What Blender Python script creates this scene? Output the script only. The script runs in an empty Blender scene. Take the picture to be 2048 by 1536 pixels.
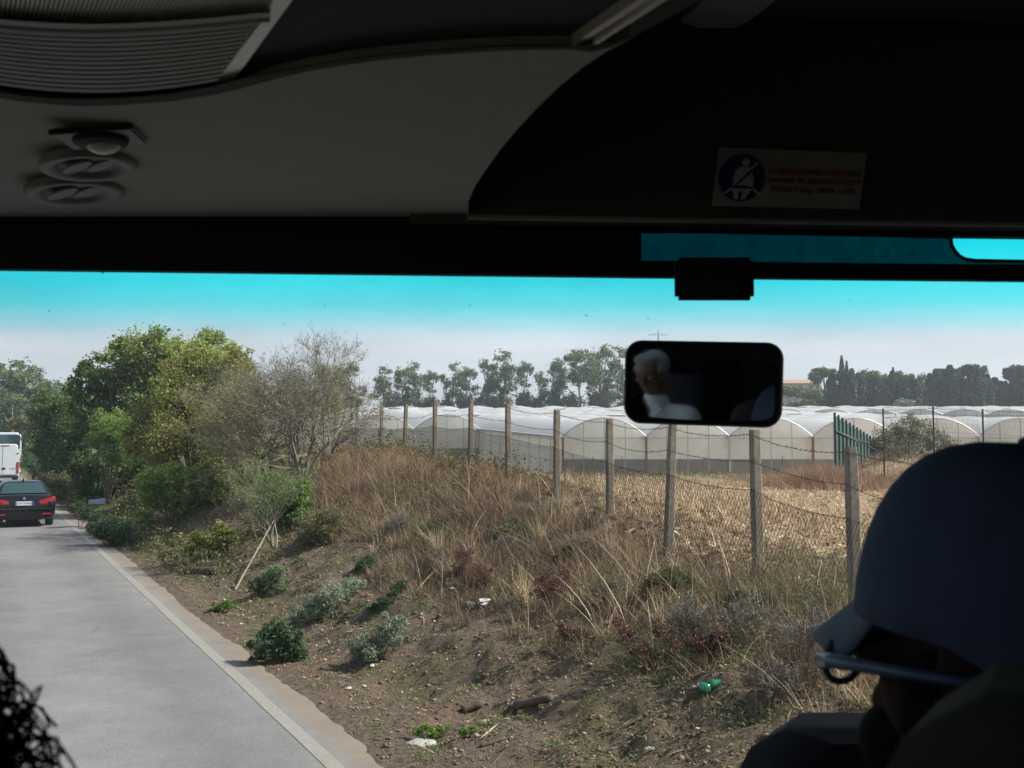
import bpy, bmesh, math, random
import numpy as np
from mathutils import Vector, Matrix
R = math.radians
random.seed(7)
RNG = np.random.default_rng(11)
SC = bpy.context.scene
COL = SC.collection
# ------------------------------------------------------------------ camera
F = 2000.0                      # focal length in pixels of the 2048 wide photo
PITCH = math.atan(117 / F)
CAMZ = 2.7
cam_data = bpy.data.cameras.new("camera")
cam_data.sensor_width = 36.0
cam_data.lens = 36.0 * F / 2048.0
cam_data.clip_start = 0.02
cam_data.clip_end = 4000
cam_data.dof.use_dof = True
cam_data.dof.focus_distance = 16.0
cam_data.dof.aperture_fstop = 13.0
cam = bpy.data.objects.new("camera", cam_data)
COL.objects.link(cam)
cam.location = (0, 0, CAMZ)
cam.rotation_euler = (R(90) + PITCH, 0, 0)
SC.camera = cam
# ------------------------------------------------------------------ light
SUN_AZ = (1.0, 0.0)           # horizontal direction towards the sun
SUN_EL = 43.0
sun_d = bpy.data.lights.new("sun", 'SUN')
sun_d.energy = 5.0
sun_d.angle = R(0.5)
sun_d.color = (1.0, 0.93, 0.83)
sun = bpy.data.objects.new("sun", sun_d)
COL.objects.link(sun)
_h = Vector((SUN_AZ[0], SUN_AZ[1], 0)).normalized()
_to = Vector((_h.x * math.cos(R(SUN_EL)), _h.y * math.cos(R(SUN_EL)), math.sin(R(SUN_EL))))
sun.rotation_euler = _to.to_track_quat('Z', 'Y').to_euler()
W = bpy.data.worlds.new("World")
SC.world = W
W.use_nodes = True
nt = W.node_tree
nt.nodes.clear()
out = nt.nodes.new('ShaderNodeOutputWorld')
bg = nt.nodes.new('ShaderNodeBackground')
sky = nt.nodes.new('ShaderNodeTexSky')
sky.sky_type = 'NISHITA'
sky.sun_disc = False
sky.sun_elevation = R(SUN_EL)
sky.sun_rotation = math.atan2(_h.x, _h.y)
sky.air_density = 1.0
sky.dust_density = 2.5
sky.ozone_density = 1.2
# thin bright cloud veil mixed over the sky
tc = nt.nodes.new('ShaderNodeTexCoord')
mp = nt.nodes.new('ShaderNodeMapping')
mp.inputs['Scale'].default_value = (1.6, 1.6, 6.0)
nz = nt.nodes.new('ShaderNodeTexNoise')
nz.inputs['Scale'].default_value = 2.2
nz.inputs['Detail'].default_value = 6
nz.inputs['Roughness'].default_value = 0.55
cr = nt.nodes.new('ShaderNodeValToRGB')
cr.color_ramp.elements[0].position = 0.36
cr.color_ramp.elements[0].color = (.50, .50, .50, 1)
cr.color_ramp.elements[1].position = 0.68
cr.color_ramp.elements[1].color = (.96, .96, .96, 1)
mx = nt.nodes.new('ShaderNodeMixRGB')
mx.inputs[2].default_value = (7.4, 7.8, 8.5, 1)
nt.links.new(tc.outputs['Generated'], mp.inputs[0])
nt.links.new(mp.outputs[0], nz.inputs['Vector'])
nt.links.new(nz.outputs['Fac'], cr.inputs[0])
nt.links.new(sky.outputs[0], mx.inputs[1])
# the veil is bright near the horizon and thins out towards the zenith
sx = nt.nodes.new('ShaderNodeSeparateXYZ'); nt.links.new(tc.outputs['Generated'], sx.inputs[0])
er = nt.nodes.new('ShaderNodeValToRGB')
er.color_ramp.elements[0].position = 0.10; er.color_ramp.elements[0].color = (1, 1, 1, 1)
er.color_ramp.elements[1].position = 0.55; er.color_ramp.elements[1].color = (.16, .16, .16, 1)
nt.links.new(sx.outputs[2], er.inputs[0])
mv = nt.nodes.new('ShaderNodeMixRGB'); mv.blend_type = 'MULTIPLY'; mv.inputs[0].default_value = 1
nt.links.new(cr.outputs[0], mv.inputs[1]); nt.links.new(er.outputs[0], mv.inputs[2]); nt.links.new(mv.outputs[0], mx.inputs[0])
nt.links.new(mx.outputs[0], bg.inputs[0])
bg.inputs[1].default_value = 0.090
nt.links.new(bg.outputs[0], out.inputs[0])
SC.view_settings.view_transform = 'Standard'
SC.view_settings.look = 'None'
SC.view_settings.gamma = 1
SC.view_settings.use_curve_mapping = False
SC.view_settings.exposure = 0.45
SC.render.engine = 'CYCLES'
cy = SC.cycles
cy.use_denoising = True
cy.max_bounces = 7
cy.diffuse_bounces = 4
cy.glossy_bounces = 3
cy.transmission_bounces = 4
cy.transparent_max_bounces = 10
cy.volume_bounces = 0
cy.caustics_reflective = False
cy.caustics_refractive = False
cy.sample_clamp_indirect = 4.0
# ------------------------------------------------------------------ helpers
CP, SP = math.cos(PITCH), math.sin(PITCH)
def P(px, py, D=None, z=None):
    """photo pixel (2048x1536) to a world point at depth D (world y) or at height z"""
    a = (px - 1024) / F
    b = (768 - py) / F
    d = Vector((a, CP - b * SP, SP + b * CP))
    k = D / d.y if D is not None else (z - CAMZ) / d.z
    return Vector((0, 0, CAMZ)) + d * k

def tag(o, label=None, cat=None, group=None, kind=None):
    if label: o['label'] = label
    if cat: o['category'] = cat
    if group: o['group'] = group
    if kind: o['kind'] = kind
    return o

def empty(name, loc=(0, 0, 0), rz=0.0, label=None, cat=None, group=None):
    o = bpy.data.objects.new(name, None)
    COL.objects.link(o)
    o.location = loc
    o.rotation_euler = (0, 0, rz)
    o.empty_display_size = 0.1
    return tag(o, label, cat, group)

class MB:
    """collects plain geometry; build() links it as one mesh object"""
    def __init__(s):
        s.v = []; s.f = []
    def add(s, vs, fs):
        b = len(s.v)
        s.v += [tuple(p) for p in vs]
        s.f += [tuple(i + b for i in f) for f in fs]
        return s
    def box(s, c, d, rz=0.0, rx=0.0, ry=0.0):
        m = Matrix.Rotation(rz, 3, 'Z') @ Matrix.Rotation(ry, 3, 'Y') @ Matrix.Rotation(rx, 3, 'X')
        c = Vector(c)
        vs = [c + m @ Vector((x * d[0] / 2, y * d[1] / 2, z * d[2] / 2)) for x in (-1, 1) for y in (-1, 1) for z in (-1, 1)]
        return s.add(vs, [(0, 1, 3, 2), (4, 6, 7, 5), (0, 4, 5, 1), (2, 3, 7, 6), (0, 2, 6, 4), (1, 5, 7, 3)])
    def bbox(s, c, d, b=0.02, rz=0.0):
        """box with all edges chamfered"""
        bm = bmesh.new()
        bmesh.ops.create_cube(bm, size=1.0)
        for v in bm.verts:
            v.co = Vector((v.co.x * d[0], v.co.y * d[1], v.co.z * d[2]))
        bmesh.ops.bevel(bm, geom=bm.edges[:], offset=b, segments=2, affect='EDGES')
        m = Matrix.Rotation(rz, 3, 'Z')
        c = Vector(c)
        bm.verts.index_update()
        s.add([c + m @ v.co for v in bm.verts], [[v.index for v in f.verts] for f in bm.faces])
        bm.free()
        return s
    def tube(s, pts, r, n=6, cap=True):
        pts = [Vector(p) for p in pts]
        rs = r if isinstance(r, (list, tuple)) else [r] * len(pts)
        vs = []; fs = []
        for i, p in enumerate(pts):
            t = (pts[min(i + 1, len(pts) - 1)] - pts[max(i - 1, 0)])
            if t.length < 1e-9: t = Vector((0, 0, 1))
            t.normalize()
            a = t.cross(Vector((0, 0, 1)) if abs(t.z) < .9 else Vector((1, 0, 0))).normalized()
            b = t.cross(a)
            for k in range(n):
                an = 2 * math.pi * k / n
                vs.append(p + (a * math.cos(an) + b * math.sin(an)) * rs[i])
        for i in range(len(pts) - 1):
            for k in range(n):
                fs.append((i * n + k, i * n + (k + 1) % n, (i + 1) * n + (k + 1) % n, (i + 1) * n + k))
        if cap:
            fs.append(tuple(range(n))[::-1])
            fs.append(tuple((len(pts) - 1) * n + k for k in range(n)))
        return s.add(vs, fs)
    def lathe(s, prof, c=(0, 0, 0), n=24, axis='Z', m=None):
        vs = []; fs = []
        M = m or Matrix.Identity(3)
        c = Vector(c)
        for (r, h) in prof:
            for k in range(n):
                an = 2 * math.pi * k / n
                q = Vector((r * math.cos(an), r * math.sin(an), h))
                if axis == 'X': q = Vector((q.z, q.x, q.y))
                if axis == 'Y': q = Vector((q.x, q.z, q.y))
                vs.append(c + M @ q)
        for i in range(len(prof) - 1):
            for k in range(n):
                fs.append((i * n + k, i * n + (k + 1) % n, (i + 1) * n + (k + 1) % n, (i + 1) * n + k))
        if prof[0][0] > 1e-6: fs.append(tuple(range(n))[::-1])
        if prof[-1][0] > 1e-6: fs.append(tuple((len(prof) - 1) * n + k for k in range(n)))
        return s.add(vs, fs)
    def ball(s, c, r, m=None, nu=16, nv=10):
        r = (r, r, r) if not isinstance(r, (tuple, list)) else r
        M = m or Matrix.Identity(3)
        c = Vector(c); vs = []; fs = []
        for i in range(nv + 1):
            th = math.pi * i / nv
            for k in range(nu):
                ph = 2 * math.pi * k / nu
                vs.append(c + M @ Vector((r[0] * math.sin(th) * math.cos(ph), r[1] * math.sin(th) * math.sin(ph), r[2] * math.cos(th))))
        for i in range(nv):
            for k in range(nu):
                fs.append((i * nu + k, (i + 1) * nu + k, (i + 1) * nu + (k + 1) % nu, i * nu + (k + 1) % nu))
        return s.add(vs, fs)
    def slab(s, poly, up):
        """polygon (3D points) extruded by the vector up"""
        n = len(poly)
        up = Vector(up)
        vs = [Vector(p) for p in poly] + [Vector(p) + up for p in poly]
        fs = [tuple(range(n))[::-1], tuple(range(n, 2 * n))] + [(i, (i + 1) % n, n + (i + 1) % n, n + i) for i in range(n)]
        return s.add(vs, fs)
    def loft(s, rings, close=True, cap=True):
        n = len(rings[0]); vs = [p for r in rings for p in r]; fs = []
        for i in range(len(rings) - 1):
            for k in range(n if close else n - 1):
                fs.append((i * n + k, i * n + (k + 1) % n, (i + 1) * n + (k + 1) % n, (i + 1) * n + k))
        if cap:
            fs.append(tuple(range(n))[::-1])
            fs.append(tuple((len(rings) - 1) * n + k for k in range(n)))
        return s.add(vs, fs)
    def build(s, name, m, parent=None, smooth=False, merge=True, auto=None):
        me = bpy.data.meshes.new(name)
        me.from_pydata(s.v, [], s.f)
        if merge:
            bm = bmesh.new(); bm.from_mesh(me)
            bmesh.ops.remove_doubles(bm, verts=bm.verts, dist=1e-6)
            bmesh.ops.recalc_face_normals(bm, faces=bm.faces)
            if smooth and auto:
                for e in bm.edges:
                    if len(e.link_faces) == 2 and e.calc_face_angle(0) > R(auto): e.smooth = False
            bm.to_mesh(me); bm.free()
        if smooth:
            me.polygons.foreach_set('use_smooth', [True] * len(me.polygons))
        o = bpy.data.objects.new(name, me)
        COL.objects.link(o)
        for mm in (m if isinstance(m, (list, tuple)) else [m]):
            me.materials.append(mm)
        if parent: o.parent = parent
        me.update()
        return o

def np_mesh(name, V, Q, mats, parent=None, tone=None, smooth=False, matidx=None):
    """V (n,3), Q (m,k) same-size faces; tone = one float per face"""
    me = bpy.data.meshes.new(name)
    V = np.asarray(V, np.float32); Q = np.asarray(Q, np.int32)
    m, k = Q.shape
    me.vertices.add(len(V)); me.vertices.foreach_set('co', V.ravel())
    me.loops.add(m * k); me.loops.foreach_set('vertex_index', Q.ravel())
    me.polygons.add(m)
    me.polygons.foreach_set('loop_start', np.arange(0, m * k, k, dtype=np.int32))
    if smooth: me.polygons.foreach_set('use_smooth', np.ones(m, bool))
    for mm in (mats if isinstance(mats, (list, tuple)) else [mats]): me.materials.append(mm)
    if matidx is not None: me.polygons.foreach_set('material_index', np.asarray(matidx, np.int32))
    me.update(calc_edges=True)
    if tone is not None:
        a = me.attributes.new('tone', 'FLOAT', 'FACE')
        a.data.foreach_set('value', np.asarray(tone, np.float32))
    o = bpy.data.objects.new(name, me)
    COL.objects.link(o)
    if parent: o.parent = parent
    return o

def copy_tree(o, parent=None):
    c = o.copy(); COL.objects.link(c); c.parent = parent
    for ch in [q for q in bpy.data.objects if q.parent == o]:
        copy_tree(ch, c)
    return c

def vnoise(x, y, seed=0):
    x = np.asarray(x, float); y = np.asarray(y, float)
    xi = np.floor(x); yi = np.floor(y)
    fx = x - xi; fy = y - yi
    fx = fx * fx * (3 - 2 * fx); fy = fy * fy * (3 - 2 * fy)
    def h(a, b):
        q = np.sin(a * 127.1 + b * 311.7 + seed * 74.7) * 43758.5453
        return q - np.floor(q)
    return (h(xi, yi) * (1 - fx) * (1 - fy) + h(xi + 1, yi) * fx * (1 - fy) + h(xi, yi + 1) * (1 - fx) * fy + h(xi + 1, yi + 1) * fx * fy)
def sm(x, a, b):
    q = np.clip((np.asarray(x, float) - a) / (b - a), 0, 1)
    return q * q * (3 - 2 * q)
# ------------------------------------------------------------------ materials
def nodes(name):
    m = bpy.data.materials.new(name); m.use_nodes = True
    t = m.node_tree; b = t.nodes['Principled BSDF']
    return m, t, b, t.nodes['Material Output']
def mix(t, fac, a, b, mode='MIX'):
    n = t.nodes.new('ShaderNodeMixRGB'); n.blend_type = mode
    for i, v in ((0, fac), (1, a), (2, b)):
        if hasattr(v, 'links'): t.links.new(v, n.inputs[i])
        elif isinstance(v, (tuple, list)): n.inputs[i].default_value = (*v[:3], 1)
        else: n.inputs[i].default_value = v
    return n.outputs[0]
def noise(t, scale, detail=4, rough=.6, vec=None, dist=0.0):
    n = t.nodes.new('ShaderNodeTexNoise')
    n.inputs['Scale'].default_value = scale; n.inputs['Detail'].default_value = detail
    n.inputs['Roughness'].default_value = rough; n.inputs['Distortion'].default_value = dist
    if vec: t.links.new(vec, n.inputs['Vector'])
    return n.outputs['Fac']
def ramp(t, src, stops):
    n = t.nodes.new('ShaderNodeValToRGB'); e = n.color_ramp.elements
    while len(e) < len(stops): e.new(0.5)
    for i, (p, c) in enumerate(stops):
        e[i].position = p
        e[i].color = (*c, 1) if isinstance(c, (tuple, list)) else (c, c, c, 1)
    t.links.new(src, n.inputs[0])
    return n.outputs[0]
def objco(t, scale=None):
    n = t.nodes.new('ShaderNodeTexCoord').outputs['Object']
    if scale:
        q = t.nodes.new('ShaderNodeMapping'); q.inputs['Scale'].default_value = scale
        t.links.new(n, q.inputs[0]); n = q.outputs[0]
    return n
def bump(t, b, h, strength=.3, dist=.02):
    n = t.nodes.new('ShaderNodeBump'); n.inputs['Strength'].default_value = strength; n.inputs['Distance'].default_value = dist
    t.links.new(h, n.inputs['Height']); t.links.new(n.outputs[0], b.inputs['Normal'])
def simple(name, c, rough=.6, metal=0.0, var=.12, scale=12, spec=.5, coat=0.0):
    m, t, b, o = nodes(name)
    v = noise(t, scale, 4, .6, objco(t))
    f = ramp(t, v, [(.3, 1 - var), (.7, 1 + var)])
    t.links.new(mix(t, 1.0, c, f, 'MULTIPLY'), b.inputs['Base Color'])
    b.inputs['Roughness'].default_value = rough; b.inputs['Metallic'].default_value = metal
    b.inputs['Specular IOR Level'].default_value = spec
    if coat: b.inputs['Coat Weight'].default_value = coat
    return m
def foliage(name, stops, trans=.35, rough=.55, spec=.3, tint=(1.3, 1.35, .8)):
    m, t, b, o = nodes(name)
    a = t.nodes.new('ShaderNodeAttribute'); a.attribute_name = 'tone'
    c = ramp(t, a.outputs['Fac'], stops)
    t.links.new(c, b.inputs['Base Color'])
    b.inputs['Roughness'].default_value = rough
    b.inputs['Specular IOR Level'].default_value = spec
    tr = t.nodes.new('ShaderNodeBsdfTranslucent')
    t.links.new(mix(t, 1.0, c, tint, 'MULTIPLY'), tr.inputs[0])
    ms = t.nodes.new('ShaderNodeMixShader'); ms.inputs[0].default_value = trans
    t.links.new(b.outputs[0], ms.inputs[1]); t.links.new(tr.outputs[0], ms.inputs[2])
    t.links.new(ms.outputs[0], o.inputs[0])
    return m
M = {}
M['bark'] = simple('bark', (.13, .10, .075), .9, var=.35, scale=9)
M['palebark'] = simple('pale_bark', (.26, .22, .18), .9, var=.3, scale=7)
M['twig'] = simple('twig', (.19, .172, .14), .85, var=.3, scale=5)
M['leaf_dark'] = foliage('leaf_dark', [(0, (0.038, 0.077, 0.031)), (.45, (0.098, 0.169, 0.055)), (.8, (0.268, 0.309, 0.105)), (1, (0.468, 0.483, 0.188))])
M['leaf_olive'] = foliage('leaf_olive', [(0, (0.083, 0.099, 0.033)), (.40, (0.231, 0.256, 0.074)), (.72, (0.396, 0.388, 0.132)), (.82, (0.380, 0.215, 0.099)), (1, (0.330, 0.149, 0.083))])
M['leaf_bright'] = foliage('leaf_bright', [(0, (0.044, 0.105, 0.028)), (.5, (0.147, 0.248, 0.065)), (1, (0.328, 0.399, 0.115))], .45)
M['leaf_feather'] = foliage('leaf_feather', [(0, (0.071, 0.130, 0.042)), (.6, (0.173, 0.262, 0.086)), (1, (0.297, 0.375, 0.151))], .45)
M['leaf_scrub'] = foliage('leaf_scrub', [(0, (.07, .07, .05)), (.5, (.17, .165, .11)), (.8, (.24, .25, .12)), (1, (.30, .28, .22))], .25)
M['leaf_grey'] = foliage('leaf_grey', [(0, (.10, .14, .09)), (.5, (.22, .27, .19)), (1, (.42, .46, .38))], .2)
M['leaf_weed'] = foliage('leaf_weed', [(0, (0.032, 0.074, 0.040)), (.6, (0.083, 0.150, 0.083)), (1, (0.239, 0.289, 0.155))], .4)
M['leaf_gum'] = foliage('leaf_gum', [(0, (0.040, 0.069, 0.039)), (.5, (0.098, 0.144, 0.071)), (1, (0.253, 0.310, 0.161))], .25)
M['leaf_cypress'] = foliage('leaf_cypress', [(0, (0.019, 0.040, 0.026)), (.5, (0.050, 0.079, 0.048)), (1, (0.120, 0.150, 0.084))], .1)
M['leaf_pine'] = foliage('leaf_pine', [(0, (0.036, 0.078, 0.024)), (.5, (0.072, 0.144, 0.042)), (1, (0.132, 0.216, 0.060))], .15)
M['leaf_brown'] = foliage('leaf_brown', [(0, (.07, .03, .028)), (.5, (.14, .065, .055)), (1, (.26, .15, .11))], .2, tint=(1.1, 1, 1))
M['leaf_broom'] = foliage('leaf_broom', [(0, (0.054, 0.060, 0.030)), (.5, (0.108, 0.120, 0.054)), (1, (0.240, 0.216, 0.120))], .25)
M['drygrass'] = foliage('drygrass', [(0, (0.052, 0.036, 0.026)), (.25, (0.143, 0.099, 0.071)), (.5, (0.313, 0.224, 0.136)), (.72, (0.495, 0.380, 0.234)), (.84, (0.703, 0.580, 0.384)), (.87, (0.085, 0.105, 0.043)), (1, (0.190, 0.218, 0.084))], .2, .6, tint=(1.1, 1.05, 1))
M['leaf_under'] = foliage('leaf_under', [(0, (0.042, 0.042, 0.026)), (.35, (0.099, 0.113, 0.042)), (.7, (0.170, 0.184, 0.071)), (1, (0.283, 0.198, 0.127))], .25)
M['orangegrass'] = foliage('orange_grass', [(0, (.20, .10, .05)), (.5, (.32, .20, .125)), (1, (.48, .36, .26))], .2, .7, tint=(1.1, 1, .95))
M['stubble'] = foliage('stubble', [(0, (.17, .115, .08)), (.45, (.42, .30, .185)), (.8, (.66, .51, .33)), (1, (.85, .73, .53))], .1, .7, tint=(1, 1, 1))
M['stalk'] = foliage('stalk', [(0, (.36, .27, .16)), (1, (.72, .62, .45))], .1, .6)
M['gravel'] = foliage('gravel', [(0, (.10, .075, .055)), (.6, (.25, .195, .145)), (.9, (.30, .24, .19)), (.97, (.42, .38, .33)), (1, (.60, .57, .52))], 0.0, .9)
# ------------------------------------------------------------------ terrain
UX, UY, NX, NY = -.468, .884, .884, .468
def ts(x, y):
    return (x + 1.02) * NX + (y - 8.3) * NY, (x + 1.02) * UX + (y - 8.3) * UY
def xy(t, s):
    return -1.02 + t * NX + s * UX, 8.3 + t * NY + s * UY
POSTS = [(4.02, 8.6, 2.55), (3.82, 11.3, 2.65), (3.27, 13.5, 2.87), (2.57, 16.0, 3.0), (1.83, 18.8, 3.14), (.97, 21.6, 3.4), (-.1, 24.5, 3.65),
         (-1.13, 27.5, 3.90), (-2.35, 30.5, 4.0), (-3.55, 33.5, 3.97), (-4.76, 36.5, 4.05), (-6.2, 40.0, 4.08), (-7.7, 43.5, 4.1)]
FS = [ts(x, y)[1] for x, y, z in POSTS]; FT = [ts(x, y)[0] for x, y, z in POSTS]
def tf(s): return np.interp(s, FS + [60, 110], FT + [11.6, 12.5])
def hf(s): return np.interp(s, [-12, FS[0], FS[1], FS[2], FS[3], FS[4], FS[5], FS[6], FS[7], FS[8], FS[10], FS[12], 55, 80, 110],
                            [.5, .58, .66, .87, 1.0, 1.14, 1.4, 1.65, 1.88, 2.0, 2.05, 2.1, 1.6, .7, .2])
def rise(x, y):
    t, s = ts(x, y)
    return .052 * np.clip(y - 80, 0, 130) * sm(t, 18, 55)
def H(x, y):
    x = np.asarray(x, float); y = np.asarray(y, float)
    t, s = ts(x, y)
    F_, h_ = tf(s), hf(s)
    up = sm(t, .55, F_ - .9) * .75 + sm(t, .8, 3.6) * .25
    bank = h_ * up
    field = .78 - .46 * sm(y, 28, 75)
    a = sm(t, F_ + .6, F_ + 8)
    z = bank * (1 - a) + field * a * sm(t, 0, 3)
    amp = sm(t, .5, 2) * (1 - sm(t, F_ - .5, F_ + 2) * .75)
    z = z + amp * ((vnoise(x * .55, y * .55, 3) - .5) * .42 + (vnoise(x * 1.6, y * 1.6, 4) - .5) * .20)
    z = z + sm(t, .15, 1.2) * ((vnoise(x * 4.3, y * 4.3, 5) - .5) * .14 + (vnoise(x * 10, y * 10, 7) - .5) * .06)
    # earth mound carrying the pole fence
    z = z + 1.32 * sm(y, 43.5, 49.5) * sm(x - .31 * (y - 44), 13.4, 17) * (1 - sm(y, 60, 70))
    z = z + rise(x, y)
    z = np.where(t < .25, -.035 + .02 * sm(t, .0, .25), z)
    return np.where(t < -7.3, sm(-t, 7.3, 12) * .5 + (vnoise(x * .3, y * .3, 6) - .5) * .3 * sm(-t, 8, 12), z)
def ground(px, py):
    """world point where the photo pixel meets the ground"""
    a = (px - 1024) / F; b = (768 - py) / F
    d = Vector((a, CP - b * SP, SP + b * CP))
    D = np.geomspace(5, 420, 4000)
    z = CAMZ + d.z / d.y * D
    h = H(d.x / d.y * D, D)
    i = int(np.argmax(z < h)) if (z < h).any() else len(D) - 1
    return Vector((d.x / d.y * D[i], D[i], float(h[i])))

def axis(fine0, fine1, step, lo, hi, g=1.06):
    a = list(np.arange(fine0, fine1, step))
    q, st = a[-1], step
    while q < hi: st = min(st * g, 14); q += st; a.append(q)
    q, st = a[0], step; b = []
    while q > lo: st = min(st * g, 14); q -= st; b.append(q)
    return np.array(b[::-1] + a)
gx = axis(-11, 6, .085, -430, 430); gy = axis(7, 26, .085, -18, 690)
GX, GY = np.meshgrid(gx, gy)
GZ = H(GX, GY)
nxg, nyg = len(gx), len(gy)
idx = np.arange(nxg * nyg).reshape(nyg, nxg)
Q = np.stack([idx[:-1, :-1], idx[:-1, 1:], idx[1:, 1:], idx[1:, :-1]], -1).reshape(-1, 4)
m, t, b, o = nodes('soil')
oc = objco(t)
a = t.nodes.new('ShaderNodeAttribute'); a.attribute_name = 'field'
g = t.nodes.new('ShaderNodeAttribute'); g.attribute_name = 'green'
n1 = noise(t, .9, 6, .65, oc); n2 = noise(t, 13, 8, .78, oc); n3 = noise(t, 60, 3, .7, oc)
dirt = ramp(t, n2, [(.34, (.040, .031, .024)), (.46, (.125, .098, .074)), (.56, (.215, .172, .132)), (.68, (.36, .31, .25))])  # dark stops put crevice shade into the dirt colour
dirt = mix(t, ramp(t, n1, [(.4, 0.0), (.62, .65)]), dirt, (.225, .165, .12))
vo = t.nodes.new('ShaderNodeTexVoronoi'); vo.inputs['Scale'].default_value = 16
t.links.new(oc, vo.inputs['Vector'])
dirt = mix(t, ramp(t, vo.outputs['Distance'], [(.10, .55), (.22, 0.0)]), dirt, (.33, .27, .215))
fld = ramp(t, noise(t, 5, 8, .75, oc), [(.3, (.17, .12, .085)), (.46, (.40, .29, .18)), (.7, (.66, .52, .35))])
fld = mix(t, ramp(t, noise(t, .35, 4, .6, oc), [(.45, 0.0), (.7, .45)]), fld, (.30, .22, .13))
grn = ramp(t, noise(t, 3, 6, .7, oc), [(.3, (.05, .06, .025)), (.55, (.13, .13, .055)), (.75, (.26, .22, .12))])
c = mix(t, a.outputs['Fac'], dirt, fld); c = mix(t, g.outputs['Fac'], c, grn)
t.links.new(c, b.inputs['Base Color']); b.inputs['Roughness'].default_value = .95
b.inputs['Specular IOR Level'].default_value = .15
bump(t, b, mix(t, .5, n2, n3), 1.0, .09)
M['soil'] = m
gr_o = np_mesh('ground', np.stack([GX.ravel(), GY.ravel(), GZ.ravel()], -1), Q, m, smooth=True)
T_, S_ = ts(GX, GY)
fv = sm(T_, tf(S_) - .6, tf(S_) + 1.5)
gv = np.maximum(sm(GY, 76, 90), sm(GY + GX * .12, 44, 58) * (1 - sm(GX, 8, 20)) * .65)
gv = np.maximum(gv, (sm(T_, .2, .8) * (1 - sm(T_, 1.6, 2.6))) * (vnoise(GX * 1.1, GY * 1.1, 9) > .52) * .45)
gv = np.maximum(gv, sm(S_, 24, 32) * sm(T_, .3, 1) * (1 - sm(T_, 4, 7)) * .8)
gv = np.maximum(gv, (T_ < -7.2) * .8)
for nme, arr in (('field', fv), ('green', gv)):
    at = gr_o.data.attributes.new(nme, 'FLOAT', 'POINT'); at.data.foreach_set('value', arr.ravel().astype(np.float32))
gr_o['kind'] = 'structure'
# road
m, t, b, o = nodes('asphalt')
oc = objco(t)
big = noise(t, .35, 4, .6, oc); fine = noise(t, 55, 3, .8, oc); vf = noise(t, 170, 2, .8, oc)
lane = noise(t, 1.0, 3, .5, objco(t, (1.0, 1.0, 1.0)))
c = ramp(t, big, [(.3, (.178, .178, .180)), (.7, (.235, .236, .238))])
c = mix(t, 1.0, c, ramp(t, fine, [(.3, .74), (.7, 1.2)]), 'MULTIPLY')
c = mix(t, 1.0, c, ramp(t, vf, [(.3, .8), (.7, 1.2)]), 'MULTIPLY')
vo = t.nodes.new('ShaderNodeTexVoronoi'); vo.feature = 'DISTANCE_TO_EDGE'; vo.inputs['Scale'].default_value = .42
w = noise(t, 2.5, 5, .6, oc)
vm = t.nodes.new('ShaderNodeVectorMath'); vm.operation = 'MULTIPLY_ADD'; vm.inputs[1].default_value = (.35, .35, .35)
t.links.new(w, vm.inputs[0]); t.links.new(oc, vm.inputs[2]); t.links.new(vm.outputs[0], vo.inputs['Vector'])
ck = ramp(t, vo.outputs['Distance'], [(.0015, 1.0), (.006, 0.0)])
ck = mix(t, 1.0, ck, ramp(t, noise(t, .5, 2, .5, oc), [(.50, 0.0), (.62, .55)]), 'MULTIPLY')
c = mix(t, ck, c, (.07, .07, .07))
# wheel tracks and the dusty broken margin, both bands along the road
dp = t.nodes.new('ShaderNodeVectorMath'); dp.operation = 'DOT_PRODUCT'; dp.inputs[1].default_value = (NX, NY, 0); t.links.new(oc, dp.inputs[0])
def tband(stops, nscale, namp):
    a1 = t.nodes.new('ShaderNodeMath'); a1.operation = 'MULTIPLY_ADD'; a1.inputs[1].default_value = namp
    t.links.new(noise(t, nscale, 5, .7, oc), a1.inputs[0]); t.links.new(dp.outputs['Value'], a1.inputs[2])
    mr = t.nodes.new('ShaderNodeMapRange'); T0 = -1.02 * NX * -1 - 8.3 * NY
    mr.inputs['From Min'].default_value = -T0 - 4.0 + namp * .5; mr.inputs['From Max'].default_value = -T0 + .2 + namp * .5
    t.links.new(a1.outputs[0], mr.inputs[0])
    return ramp(t, mr.outputs[0], stops)
c = mix(t, 1.0, c, tband([(.18, 1.0), (.30, .86), (.42, 1.02), (.56, 1.02), (.70, .86), (.82, 1.0)], 1.2, .5), 'MULTIPLY')
c = mix(t, tband([(.893, 0.0), (.945, .85)], 7, .26), c, (.20, .165, .13))
c = mix(t, 1.0, c, ramp(t, noise(t, 2.2, 6, .7, oc), [(.35, .90), (.65, 1.06)]), 'MULTIPLY')
t.links.new(c, b.inputs['Base Color']); b.inputs['Roughness'].default_value = .85; b.inputs['Specular IOR Level'].default_value = .25
bump(t, b, fine, .6, .012)
M['asphalt'] = m
ss = np.concatenate([np.arange(-14, 45, .05), np.arange(45, 330, 3.0)])
edge = .06 + .12 * (vnoise(ss * .7, ss * 0, 21) - .5) + .05 * (vnoise(ss * 3.1, ss * 0, 22) - .5) + .05 * (vnoise(ss * 8.3, ss * 0, 24) - .5)
cols = [np.full_like(ss, -7.0), np.full_like(ss, -3.5), np.full_like(ss, -.5), edge, edge + .06]
zz = [0, .02, .008, .0, -.05]
V = []
for cc, z in zip(cols, zz):
    x, y = xy(cc, ss); V.append(np.stack([x, y, np.full_like(x, z)], -1))
V = np.stack(V, 1).reshape(-1, 3)
i = np.arange(len(ss) - 1)
Q = np.concatenate([np.stack([i * 5 + k, i * 5 + k + 1, (i + 1) * 5 + k + 1, (i + 1) * 5 + k], -1) for k in range(4)])
rd = np_mesh('road', V, Q, m, smooth=True); rd['kind'] = 'structure'
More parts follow.
